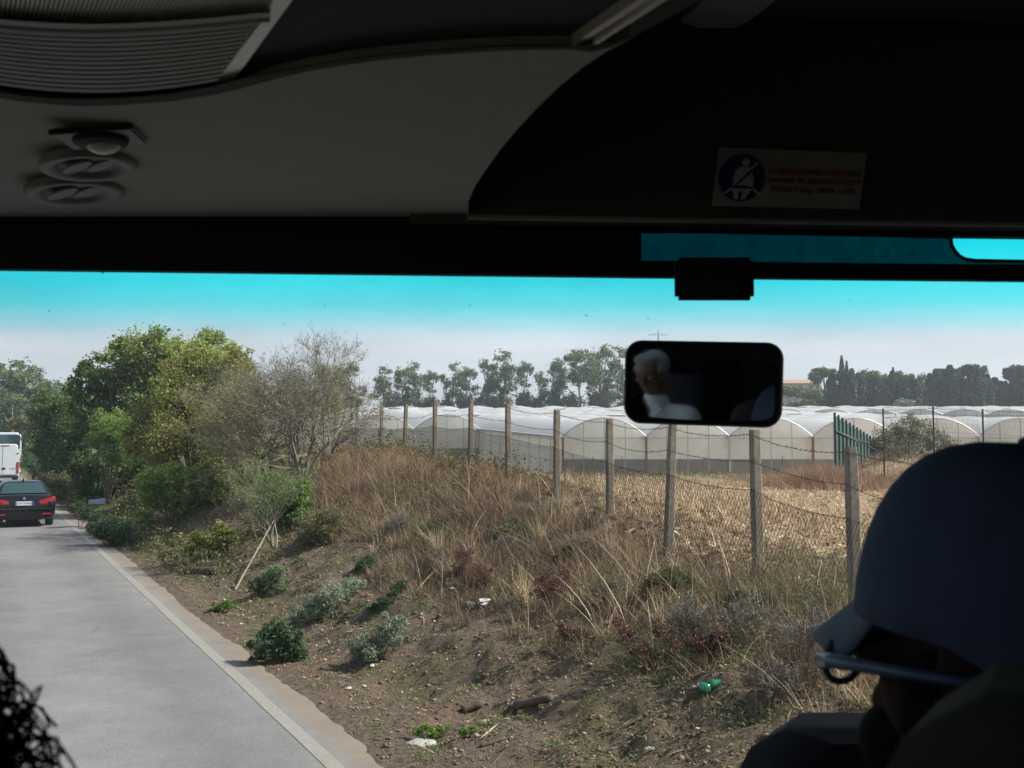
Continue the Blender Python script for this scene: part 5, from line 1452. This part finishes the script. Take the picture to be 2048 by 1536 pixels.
part(MB().tube([P(x, y, D=HD - .004) - CO for x, y in ((1903, 466), (1902, 480), (1904, 492), (1910, 502), (1918, 511), (1930, 518), (1950, 521), (2048, 523), (2400, 527), (2900, 531))], .0030, 8), 'opening_seal', M['black'])
# windscreen
m = bpy.data.materials.new('windscreen_glass'); m.use_nodes = True; t = m.node_tree; t.nodes.clear()
o_ = t.nodes.new('ShaderNodeOutputMaterial'); tr = t.nodes.new('ShaderNodeBsdfTransparent'); t.links.new(tr.outputs[0], o_.inputs[0])
geo = t.nodes.new('ShaderNodeTexCoord'); sp = t.nodes.new('ShaderNodeSeparateXYZ'); t.links.new(geo.outputs['Object'], sp.inputs[0])
nzz = noise(t, 3, 2, .5, geo.outputs['Object'])
ma = t.nodes.new('ShaderNodeMath'); ma.operation = 'MULTIPLY_ADD'; ma.inputs[1].default_value = .012; t.links.new(nzz, ma.inputs[0]); t.links.new(sp.outputs['Z'], ma.inputs[2])
mr_ = t.nodes.new('ShaderNodeMapRange'); mr_.inputs['From Min'].default_value = 2.86 - 1.25 + .006; mr_.inputs['From Max'].default_value = 3.04 - 1.25 + .006
t.links.new(ma.outputs[0], mr_.inputs[0])
t.links.new(ramp(t, mr_.outputs[0], [(0.0, (.93, .96, .95)), (.10, (.84, .94, .95)), (.22, (.52, .93, .95)), (.38, (.20, .92, .94)), (.58, (.07, .91, .93)), (.95, (.012, .88, .92))]), tr.inputs[0])
M['screen'] = m
ws = MB(); rows = []
for z in np.linspace(1.5, 3.07, 12):
    rows.append([Vector((x, 1.595 + (3.07 - z) * .45 - .10 * (x / 1.25) ** 2, z)) - CO for x in np.linspace(-1.25, 1.25, 17)])
ws.loft(rows, close=False, cap=False); part(ws, 'windscreen', m, smooth=True)
sk_ = MB(); rsp = random.Random(2)
for (x_, y_, w_) in [(98, 622, 3), (205, 545, 4), (650, 612, 2), (940, 611, 2.5), (1172, 631, 3), (1296, 637, 2.5), (568, 648, 2), (1300, 560, 2), (760, 590, 1.6), (1700, 600, 2), (1840, 640, 2), (430, 600, 1.8), (1010, 575, 1.6), (1130, 700, 1.5), (860, 740, 1.5), (1610, 690, 1.6), (1960, 590, 1.8)]:
    D_ = 1.6
    for _ in range(8):
        p = P(x_, y_, D=D_); D_ = 1.595 + (3.07 - p.z) * .45 - .10 * (p.x / 1.25) ** 2 - .002
    p = P(x_, y_, D=D_) - CO; w = w_ * .62 / F * D_
    sk_.slab([p + Vector((w * rsp.uniform(.4, 1.2) * math.cos(a_), 0, w * rsp.uniform(.4, 1.2) * math.sin(a_))) for a_ in np.linspace(0, 6.28, 8)[:-1]], (0, .0006, 0))
so2 = part(sk_, 'glass_specks', simple('insect_marks', (.12, .13, .12), .8)); so2['kind'] = 'stuff'
# shell
rf_ = MB()  # opening left over the mirrored man, added to brighten him
for (x0, x1, y0, y1) in ((-1.3, 1.3, -.2, 1.7), (-1.3, 1.3, -3.5, -1.1), (-1.3, -.95, -1.1, -.2), (-.15, 1.3, -1.1, -.2)):
    rf_.box(((x0 + x1) / 2, (y0 + y1) / 2, 3.36 - 1.25), (x1 - x0, y1 - y0, .05))
part(rf_, 'roof', M['shell'])
hf_ = MB()
for (x0, x1, y0, y1) in ((-.97, -.13, -.21, -.17), (-.97, -.13, -1.13, -1.09), (-.99, -.95, -1.1, -.2), (-.15, -.11, -1.1, -.2)):
    hf_.box(((x0 + x1) / 2, (y0 + y1) / 2, 3.37 - 1.25), (x1 - x0, y1 - y0, .11))
part(hf_, 'added_hatch_frame', M['shell'])  # unseen hatch, added to let skylight onto the mirrored man
part(MB().box((0, 1.68, 3.2 - 1.25), (2.6, .10, .27)), 'front_cap', M['shell'])
part(MB().box((0, -1.0, -.03), (2.6, 6.4, .05)), 'floor', M['shell'])
part(MB().box((0, 2.36, .13), (2.6, .08, .3)), 'front_wall', M['shell'])
part(MB().bbox((0, 2.0, .12), (2.4, .62, .22), .05), 'dashboard', M['black'])
part(MB().box((0, -3.5, 1.05), (2.6, .05, 2.15)), 'rear_wall', M['shell'])
for s_ in (-1, 1):
    part(MB().box((s_ * 1.28, -.6, .45), (.05, 5.8, 1.0)), 'side_wall', M['shell'])
    part(MB().box((s_ * 1.28, -.6, 1.93), (.05, 4.6, .42)), 'window_header', M['shell'])
    part(MB().box((s_ * 1.27, -2.35, 1.35), (.03, 2.6, .95)), 'added_window_cover', M['liner_dark'])  # unseen cover, added to darken the background in the mirror
    for y_ in (1.40, -.9, -2.4): part(MB().box((s_ * 1.28, y_, 1.35), (.07, .14, .95)), 'window_pillar', M['shell'])
part(MB().box((1.28, .3, 1.35), (.05, 2.2, .95)), 'added_door_cover', M['shell'])  # unseen blocker, added to keep side light off the passengers
# round air nozzles and reading lamp
def nozzle(px_, py_, r, label=None):
    c = P(px_, py_, z=CZ) - CO
    o = MB().lathe([(r, .002), (r, -.004), (r * .96, -.008), (r * .86, -.009), (r * .72, -.007), (r * .64, -.002), (r * .62, -.0012)], n=40).build('air_nozzle', M['nozzle'], cabin, smooth=True, auto=60)
    o.location = c + Vector((0, 0, -.005)); o.rotation_euler = (0, R(-6), 0)
    MB().lathe([(.001, -.001), (r * .64, -.001)], n=30).build('nozzle_bowl', M['black'], o)
    for s_ in (-1, 1):
        v = MB(); v.slab([Vector((r * .37 * math.cos(a_), r * .24 * math.sin(a_), 0)) for a_ in np.linspace(0, 2 * math.pi, 17)[:-1]], (0, 0, .003))
        w_ = v.build('nozzle_vane', M['trimlight'] if 0 else M['ribgrey'], o); w_.location = (s_ * r * .22 + .02 * r, s_ * r * .13, -.0035 - .004 * (s_ < 0)); w_.rotation_euler = (R(9), R(-8), R(-24))
    return o
nozzle(178, 318, .0575); nozzle(150, 372, .0640)
lc = P(201, 262, z=CZ) - CO
lp = MB().bbox((0, 0, -.004), (.088, .060, .008), .003).build('reading_lamp', M['nozzle'], cabin); lp.location = lc + Vector((0, 0, -.002)); lp.rotation_euler = (0, R(-5), .05)
bz_ = MB().lathe([(.031, -.006), (.029, -.012), (.022, -.014)], n=24); bz_.build('lamp_bezel', M['black'], lp, smooth=True)
ln_ = MB().ball((0, .008, -.010), (.020, .018, .012)); ln_.build('lamp_lens', M['lens'], lp, smooth=True)
MB().box((0, -.031, -.006), (.09, .003, .006)).build('lamp_edge', M['black'], lp)
# driving mirror (convex) on its arm
MC = P(1405, 766, D=1.45)
mroot = empty('driving_mirror', MC, 0, 'black framed rounded driving mirror hanging in front of the windscreen', 'mirror')
mroot.rotation_euler = (R(4.9), R(2.2), R(-11.9))
def rrect(w, h, r, n=8, y=0.0, bulge=0.0):
    p = []
    for cx, cz, a0 in ((w / 2 - r, h / 2 - r, 0), (-w / 2 + r, h / 2 - r, 90), (-w / 2 + r, -h / 2 + r, 180), (w / 2 - r, -h / 2 + r, 270)):
        for j in range(n + 1):
            a_ = R(a0 + 90 * j / n); x_, z_ = cx + r * math.cos(a_), cz + r * math.sin(a_)
            z_ += -.004 * (1 - (x_ / (w / 2)) ** 2) if z_ < 0 else 0
            p.append((x_, y, z_))
    return p
MW, MH = .226, .121
hs = MB(); hs.loft([rrect(MW - .018, MH - .018, .016, y=-.006), rrect(MW - .006, MH - .006, .021, y=-.009), rrect(MW, MH, .024, y=-.002), rrect(MW, MH, .024, y=.010), rrect(MW - .02, MH - .02, .02, y=.028), rrect(MW - .10, MH - .06, .015, y=.036)])
hs.build('mirror_housing', M['black'], mroot, smooth=True, auto=50)
m, t, b, o = nodes('mirror_glass'); b.inputs['Base Color'].default_value = (.95, .98, 1.0, 1); b.inputs['Metallic'].default_value = 1; b.inputs['Roughness'].default_value = .035
RM = 2.4
gm = MB(); rows = []
gw, gh, gr = (MW - .022) / 2, (MH - .022) / 2, .014
for v in np.linspace(-1, 1, 33):
    z = gh * v; dz = max(0.0, abs(z) - (gh - gr)); hw_ = gw - gr + math.sqrt(max(0.0, gr * gr - dz * dz))
    rows.append([(hw_ * u, -.0066 - (math.sqrt(RM ** 2 - (hw_ * u) ** 2 - z * z) - math.sqrt(RM ** 2 - gw ** 2 - gh ** 2)), z - (.004 * (1 - (hw_ * u / gw) ** 2) if v < 0 else 0) * -v) for u in np.linspace(-1, 1, 49)])
gm.loft(rows, close=False, cap=False)
gm.build('mirror_glass', m, mroot, smooth=True)
MB().tube([(0, .03, .0), (0, .09, .03), (0, .20, .035)], .011, 10).build('mirror_arm', M['black'], mroot)
# small toll unit stuck to the glass, below the header
tc_ = P(1428, 558, D=1.54)
tu = empty('toll_unit', tc_, 0, 'small black electronic unit hanging below the header bar over the mirror', 'device')
hw = (1507 - 1349) / 2 / F * 1.54
MB().bbox((0, 0, -.0), (hw * 2, .022, .066), .006).build('unit_body', M['blacktrim'], tu)
MB().box((-.012, -.0115, -.012), (.085, .001, .022)).build('unit_label', simple('unit_label', (.05, .05, .052), .6), tu)
MB().box((.038, -.0115, -.008), (.0015, .002, .05)).build('unit_seam', M['black'], tu)
# seat belt notice
sq = [P(1437, 294, D=1.470), P(1733, 306, D=1.470), P(1717, 418, D=1.499), P(1423, 411, D=1.499)]
so = sq[0].lerp(sq[2], .5)
M['notice'] = simple('notice_white', (.42, .42, .40), .5, var=.03)
M['navy'] = simple('notice_blue', (.02, .04, .22), .5, var=.02)
M['darkred'] = simple('notice_red', (.35, .04, .04), .5, var=.02)
M['noticefig'] = simple('notice_figure', (.70, .70, .68), .5, var=.02)
ex_ = (sq[2].lerp(sq[1], .5) - sq[3].lerp(sq[0], .5)); wS = ex_.length; ex_.normalize()
ez_ = (sq[0].lerp(sq[1], .5) - sq[3].lerp(sq[2], .5)); hS = ez_.length; ez_.normalize(); ey_ = ez_.cross(ex_); 
ez_ = ex_.cross(ey_); 
if ez_.z < 0: ez_ = -ez_
ey_ = ez_.cross(ex_)
st = empty('seat_belt_notice', so, 0, 'pale seat belt notice with blue round pictogram stuck on the dark console', 'sign')
rm_ = Matrix((ex_, ey_, ez_)).transposed(); st.rotation_euler = rm_.to_euler()
inv = rm_.transposed()
q_ = [inv @ (p - so) for p in sq]
MB().slab([(p.x, -.004, p.z) for p in q_], (0, .0015, 0)).build('notice_sheet', M['notice'], st)
disc = MB().lathe([(.001, 0), (hS * .415, 0), (hS * .415, .0005)], c=(-wS * .325, -.0048, -.001), axis='Y', n=40).build('blue_disc', M['navy'], st)
u_ = hS * .415; cx = -wS * .325
fg = MB(); Y_ = -.0054
fg.lathe([(.001, 0), (u_ * .17, 0), (u_ * .17, .0004)], c=(cx + u_ * .12, Y_, u_ * .62), axis='Y', n=20)
def poly2(pts): fg.slab([(cx + x * u_, Y_, z * u_) for x, z in pts], (0, .0004, 0))
poly2([(-.30, .26), (-.12, .42), (.2, .43), (.42, .30), (.52, -.1), (.52, -.44), (-.34, -.44), (-.36, -.1)])
poly2([(-.38, -.48), (.55, -.48), (.40, -.60), (.20, -.94), (.02, -.94), (.10, -.62), (-.10, -.62), (-.06, -.94), (-.24, -.94)])
poly2([(-.36, -.42), (-.70, -.66), (-.66, -.74), (-.34, -.52)]); poly2([(.52, -.42), (.86, -.70), (.80, -.78), (.50, -.52)])
poly2([(.30, .38), (.62, .66), (.68, .60), (.38, .32)])
fg.build('seated_figure', M['noticefig'], disc)
bl = MB(); bl.slab([(cx + x * u_, Y_ - .0006, z * u_) for x, z in ((.40, .36), (-.36, -.42), (-.30, -.47), (.46, .29))], (0, .0003, 0))
bl.slab([(cx + x * u_, Y_ - .0006, z * u_) for x, z in ((-.36, -.40), (.1, -.34), (.52, -.42), (.50, -.50), (.1, -.42), (-.34, -.48))], (0, .0003, 0)); bl.build('belt', M['navy'], disc)
for k, s_ in enumerate(("E' OBBLIGATORIO L'USO DELLE", "CINTURE  DI  SICUREZZA DOVE", "PRESENTI (Dlgs 150306, n.150)")):
    to = text('lettering', s_, .0098, M['darkred'], st, (wS * .165, -.0052, hS * (.115 - .155 * k)), ext=.0002, off=.00025)

# ------------------------------------------------------------------ seats and people
M['seatcloth'] = simple('seat_cloth', (.015, .017, .026), .95, var=.2, scale=30)
M['seatolive'] = simple('seat_olive', (.028, .026, .019), .95, var=.15, scale=20)
M['skin'] = simple('skin', (.26, .15, .10), .55, var=.06, scale=18)
M['hairgrey'] = simple('hair_grey', (.40, .39, .38), .8, var=.3, scale=60)
M['hairdark'] = simple('hair_dark', (.008, .0065, .006), .95, var=.3, scale=40, spec=.1)
M['shirt'] = simple('white_shirt', (.90, .92, .94), .85, var=.05, scale=20)
M['navycap'] = simple('navy_cotton', (.040, .062, .125), .9, var=.12, scale=40)
M['jacket'] = simple('dark_jacket', (.014, .015, .013), .95, spec=.1)
M['trousers'] = simple('trousers', (.05, .05, .06), .95)
M['specs'] = simple('spectacle_frame', (.06, .11, .19), .3, var=.02)
M['eye'] = simple('eye', (.6, .58, .55), .3, var=.02)
def remesh(o, vox, sm_=6):
    r = o.modifiers.new('r', 'REMESH'); r.mode = 'VOXEL'; r.voxel_size = vox; r.use_smooth_shade = True
    s = o.modifiers.new('s', 'SMOOTH'); s.iterations = sm_; s.factor = .5
    return o
def cap(mb, a, b, ra, rb, n=12):
    a, b = Vector(a), Vector(b)
    mb.tube([a, a.lerp(b, .5), b], [ra, (ra + rb) / 2, rb], n); mb.ball(a, ra, nu=12, nv=8); mb.ball(b, rb, nu=12, nv=8)
def head(mb, c, M3):
    """skull, jaw, nose, brow, lips, ears; face towards local +Y"""
    def w(v): return Vector(c) + M3 @ Vector(v)
    mb.ball(w((0, -.012, .035)), (.076, .096, .088), M3); mb.ball(w((0, .012, -.03)), (.062, .078, .080), M3)
    mb.ball(w((0, .045, -.078)), (.036, .036, .030), M3)
    mb.ball(w((0, .085, .030)), (.050, .016, .012), M3)
    mb.tube([w((0, .088, .018)), w((0, .102, -.005)), w((0, .113, -.026))], [.009, .011, .015], 8); mb.ball(w((0, .108, -.026)), (.016, .014, .011), M3)
    mb.ball(w((0, .088, -.052)), (.024, .012, .006), M3); mb.ball(w((0, .086, -.062)), (.021, .012, .007), M3)
    for s_ in (-1, 1):
        mb.ball(w((s_ * .038, .072, -.012)), (.022, .018, .016), M3)
        mb.ball(w((s_ * .078, -.008, -.008)), (.009, .020, .032), M3)
def hand(mb, wr, d, up, side):
    wr, d, up = Vector(wr), Vector(d).normalized(), Vector(up).normalized(); sd = d.cross(up).normalized() * side
    mb.ball(wr + d * .045, (.040, .040, .017), Matrix((sd, d, up)).transposed())
    cap(mb, wr, wr + d * .07, .024, .026, 8)
    for k, L in enumerate((.070, .080, .075, .058)):
        a = wr + d * .082 + sd * (-.030 + .020 * k); b_ = a + d * L * .55 - up * .008; c_ = b_ + d * L * .35 - up * .025
        cap(mb, a, b_, .009, .0085, 8); cap(mb, b_, c_, .0085, .0075, 8)
    a = wr + d * .03 - sd * .030; b_ = a + d * .035 - sd * .028 - up * .01; cap(mb, a, b_, .012, .010, 8); cap(mb, b_, b_ + d * .028, .010, .008, 8)
def seated(name, loc, rz, label, head_off=(0, .02, .80), yaw=0, pitch=0, top='shirt', bottom='trousers', arm_fwd=.36, vox=.0075):
    root = empty(name, loc, rz, label, 'person')
    M3 = (Matrix.Rotation(yaw, 3, 'Z') @ Matrix.Rotation(pitch, 3, 'X'))
    hc = Vector(head_off)
    b_ = MB(); head(b_, hc, M3)
    cap(b_, (0, -.02, .54), hc + M3 @ Vector((0, -.02, -.06)), .058, .056)
    b_.ball((0, -.01, .40), (.155, .10, .19)); b_.ball((0, 0, .14), (.15, .105, .18))
    cap(b_, (-.14, -.01, .53), (.14, -.01, .53), .055, .055)
    for s_ in (-1, 1):
        cap(b_, (s_ * .18, -.01, .52), (s_ * .24, .04, .26), .050, .040); cap(b_, (s_ * .24, .04, .26), (s_ * .15, arm_fwd - .06, .15), .040, .027)
        hand(b_, (s_ * .15, arm_fwd - .06, .15), (-s_ * .1, 1, -.15), (0, .15, 1), -s_)
        cap(b_, (s_ * .09, .03, .05), (s_ * .12, .46, .06), .080, .058); cap(b_, (s_ * .12, .46, .06), (s_ * .12, .50, -.38), .055, .036)
        cap(b_, (s_ * .12, .48, -.40), (s_ * .12, .62, -.43), .038, .030)
    body = remesh(b_.build('body', M['skin'], root, merge=False), vox, 3)
    sh = MB()
    sh.ball((0, -.01, .40), (.185, .128, .21)); sh.ball((0, 0, .15), (.175, .135, .19)); cap(sh, (-.15, -.01, .515), (.15, -.01, .515), .075, .075)
    cap(sh, (0, -.015, .54), (0, -.005, .605), .082, .070)
    for s_ in (-1, 1):
        cap(sh, (s_ * .17, -.01, .515), (s_ * .245, .04, .27), .072, .058)
        cap(sh, (s_ * .245, .04, .27), (s_ * .17, arm_fwd - .11, .165), .055, .042) if top != 'shirt' else cap(sh, (s_ * .245, .04, .27), (s_ * .235, .06, .25), .058, .058)
    remesh(sh.build('shirt' if top == 'shirt' else 'jacket', M[top], root, merge=False), .010, 4)
    tr_ = MB()
    for s_ in (-1, 1):
        cap(tr_, (s_ * .09, .0, .05), (s_ * .12, .46, .06), .098, .072); cap(tr_, (s_ * .12, .46, .06), (s_ * .12, .50, -.36), .070, .058)
        MB().bbox((s_ * .12, .56, -.45), (.09, .28, .08), .03).build('shoe', M['blacktrim'], root)
    remesh(tr_.build('trousers', M[bottom], root, merge=False), .014, 3)
    for s_ in (-1, 1):
        e_ = MB().ball(hc + M3 @ Vector((s_ * .032, .078, .010)), .012); ey = e_.build('eye', M['eye'], root, smooth=True)
    return root, hc, M3
def coach_seat(x, y, z, label, rz=0, m_='seatcloth', back=.78):
    r_ = empty('passenger_chair', (x, y, z), rz, label, 'seat')
    MB().bbox((0, .0, -.05), (.44, .46, .12), .04).build('seat_cushion', M[m_], r_)
    o1 = MB().loft([[(-w, yy, zz), (-w * .8, yy - .05, zz), (w * .8, yy - .05, zz), (w, yy, zz), (w * .8, yy + .06, zz), (-w * .8, yy + .06, zz)] for w, yy, zz in ((.21, -.22, 0), (.225, -.25, .3), (.222, -.28, .55), (.218, -.30, back - .05), (.20, -.30, back - .018), (.165, -.30, back))]); o1.build('backrest', M[m_], r_, smooth=True)
    MB().bbox((0, 0, -.28), (.3, .3, .40), .02).build('seat_base', M['blacktrim'], r_)
    return r_
# man in the white shirt, seen in the mirror
man, hc, M3 = seated('person', (-.505, -.58, 1.80), .12, 'grey haired man in glasses and white shirt with a dark badge, seen in the mirror', yaw=.06, pitch=-.26, head_off=(0, .035, .762))
man.scale = (1.2, 1.12, 1.06)
coach_seat(-.56, -.70, 1.78, 'dark coach seat holding the man in the white shirt', .30)
hr_ = MB()
hr_.ball(hc + M3 @ Vector((0, -.034, .042)), (.084, .100, .090), M3); hr_.ball(hc + M3 @ Vector((0, .032, .100)), (.066, .055, .034), M3)
for s_ in (-1, 1): hr_.ball(hc + M3 @ Vector((s_ * .070, .01, .035)), (.012, .040, .034), M3)
remesh(hr_.build('hair', M['hairgrey'], man, merge=False), .006, 2)
gl_ = MB()
for s_ in (-1, 1):
    gl_.tube([hc + M3 @ Vector((s_ * .034 + .024 * math.cos(a_), .102, .006 + .018 * math.sin(a_))) for a_ in np.linspace(0, 6.283, 17)], .0022, 6, False)
    gl_.tube([hc + M3 @ Vector((s_ * .058, .100, .010)), hc + M3 @ Vector((s_ * .080, .0, .008))], .002, 6)
gl_.tube([hc + M3 @ Vector((-.010, .104, .010)), hc + M3 @ Vector((.010, .104, .010))], .002, 6)
gl_.build('glasses', M['blacktrim'], man)
bd = MB()
for a_ in range(0, 360, 72): bd.ball((.075 + .012 * math.cos(R(a_)), .125, .46 + .012 * math.sin(R(a_))), (.009, .006, .009), nu=8, nv=6)
bd.ball((.075, .127, .46), .010, nu=8, nv=6); bd.build('badge', M['navy'], man)
MB().slab([(-.05, .075, .60), (0, .115, .52), (-.012, .125, .50), (-.075, .085, .57)], (0, .008, .002)).build('collar', M['shirt'], man)
MB().slab([(.05, .075, .60), (0, .115, .52), (.012, .125, .50), (.075, .085, .57)], (0, .008, .002)).build('collar', M['shirt'], man)
for k, (x, y) in enumerate(((.75, -1.3), (-.95, -1.5), (.0, -2.0), (.5, -2.4), (-.5, -2.4))):
    coach_seat(x, y, 1.78, 'empty dark coach seat ' + ('by the door side wall behind the camera', 'by the driver side wall behind the white shirted man', 'in the middle of the unlit aisle', 'at the rear on the door side', 'at the rear on the driver side')[k], 0)
# passenger in the navy cap
CH = P(1955, 1300, D=.72)
FA = math.atan2(.62, .78)
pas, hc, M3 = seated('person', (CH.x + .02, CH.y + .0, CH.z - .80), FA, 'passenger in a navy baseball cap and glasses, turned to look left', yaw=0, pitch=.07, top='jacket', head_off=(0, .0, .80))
for q in [o for o in bpy.data.objects if o.parent == pas and o.name.startswith('body')]: q.data.materials[0] = simple('shaded_skin', (.03, .018, .014), .9, spec=.1)  # near-black skin puts the dark of the cabin into the colour
def cw(v): return hc + M3 @ Vector(v)
cpm = MB(); rows = []
for j in range(11):                       # crown of the cap, slightly square
    th = math.pi / 2 * j / 10
    r_ = math.cos(th) ** .62; hz_ = math.sin(th)
    ring = []
    for k in range(48):
        a_ = 2 * math.pi * k / 48
        seam = 1 - .022 * (abs(math.sin(3 * a_ + .3)) < .14)
        fy = .104 if math.sin(a_) > 0 else .116
        ring.append(cw((.106 * r_ * seam * math.cos(a_), -.012 + fy * 1.12 * r_ * seam * math.sin(a_), .018 + .130 * hz_ - .050 * (1 - hz_) * (math.sin(a_) < 0) * abs(math.sin(a_)))))
    rows.append(ring)
cpm.loft(rows, close=True, cap=False)
cpo = cpm.build('cap', M['navycap'], pas, smooth=True)
so_ = cpo.modifiers.new('s', 'SOLIDIFY'); so_.thickness = .003
MB().ball(cw((0, -.012, .148)), (.009, .009, .005), M3).build('cap_button', M['navycap'], cpo, smooth=True)
br_ = MB(); rows = []
for j in range(6):
    f = j / 5
    rows.append([cw((.080 * math.sin(a_) * (1 - .12 * f), .088 * math.cos(a_) * .98 + .052 * f * math.cos(a_) ** .6 + .012, .030 - .046 * f - .006 * abs(math.sin(a_)) ** 2)) for a_ in np.linspace(-1.05, 1.05, 17)])
br_.loft(rows, close=False, cap=False); bo = br_.build('cap_brim', simple('brim_cotton', (.12, .17, .24), .9), cpo, smooth=True); bo.modifiers.new('s', 'SOLIDIFY').thickness = .004
MB().tube([cw((-.090, -.03, -.004)), cw((-.090, .03, -.010)), cw((-.080, .088, -.018)), cw((-.066, .106, -.024))], [.004, .0045, .0055, .006], 8).build('glasses_arm', M['specs'], pas, smooth=True)
gq = MB()
for s_ in (-1, 1): gq.tube([cw((s_ * .034 + .026 * math.cos(a_), .106, -.026 + .018 * math.sin(a_))) for a_ in np.linspace(0, 6.283, 17)], .003, 6, False)
gq.build('glasses', M['specs'], pas)
bdm = MB(); bdm.ball(cw((0, .062, -.085)), (.045, .045, .035), M3); bdm.ball(cw((0, .0, -.085)), (.062, .06, .04), M3); remesh(bdm.build('beard', M['hairdark'], pas, merge=False), .006, 2)
hb = MB(); hb.ball(cw((0, -.04, -.02)), (.084, .080, .085), M3); hb.ball(cw((0, -.03, -.09)), (.07, .06, .06), M3); hb.ball(cw((-.072, .01, -.04)), (.016, .03, .05), M3); remesh(hb.build('hair', M['hairdark'], pas, merge=False), .006, 2)
coach_seat(.46, .84, CH.z - .80, 'dark seat under the passenger in the navy cap', 0, back=.45)
s1 = P(1960, 1402, D=.44); coach_seat(.352, .44 + .26, s1.z - .78 + .012, 'olive brown seat back close to the camera behind the cap wearer', 0, 'seatolive')
s2 = P(1850, 1446, D=1.02); coach_seat(s2.x + .02, 1.30, s2.z - .78, 'dark seat whose rounded headrest shows left of the olive seat back', 0, 'seatcloth')
# passenger with loose curly hair at the lower left
HC = P(-455, 1725, D=.42)
p2, hc, M3 = seated('person', (HC.x, HC.y, HC.z - .80), -.1, 'passenger with loose dark curly hair at the lower left corner', yaw=0, pitch=0, top='jacket', head_off=(0, 0, .80))
hm_ = MB(); hm_.ball(hc + Vector((0, -.01, .01)), (.093, .104, .10)); hm_.ball(hc + Vector((0, -.03, -.08)), (.085, .07, .10)); hair = remesh(hm_.build('hair', M['hairdark'], p2, merge=False), .006, 3)
cu = MB(); rr = random.Random(4)
for k in range(900):
    a_ = rr.uniform(0, 6.28); e_ = rr.uniform(-.9, 1.4); pts = []
    c_ = hc + Vector((.098 * math.cos(e_) * math.cos(a_), .105 * math.cos(e_) * math.sin(a_) - .01, .10 * math.sin(e_)))
    ax_ = Vector((rr.gauss(0, 1), rr.gauss(0, 1), rr.gauss(-.5, .6))).normalized(); o1 = ax_.orthogonal().normalized(); o2 = ax_.cross(o1)
    rad_ = rr.uniform(.008, .020); L = rr.uniform(.02, .06)
    for j in range(15):
        u = j / 14; an = u * 6.28 * 1.6
        pts.append(c_ + ax_ * L * (u - .5) + (o1 * math.cos(an) + o2 * math.sin(an)) * rad_)
    cu.tube(pts, .0008, 3, False)
cu.build('curls', M['hairdark'], hair)
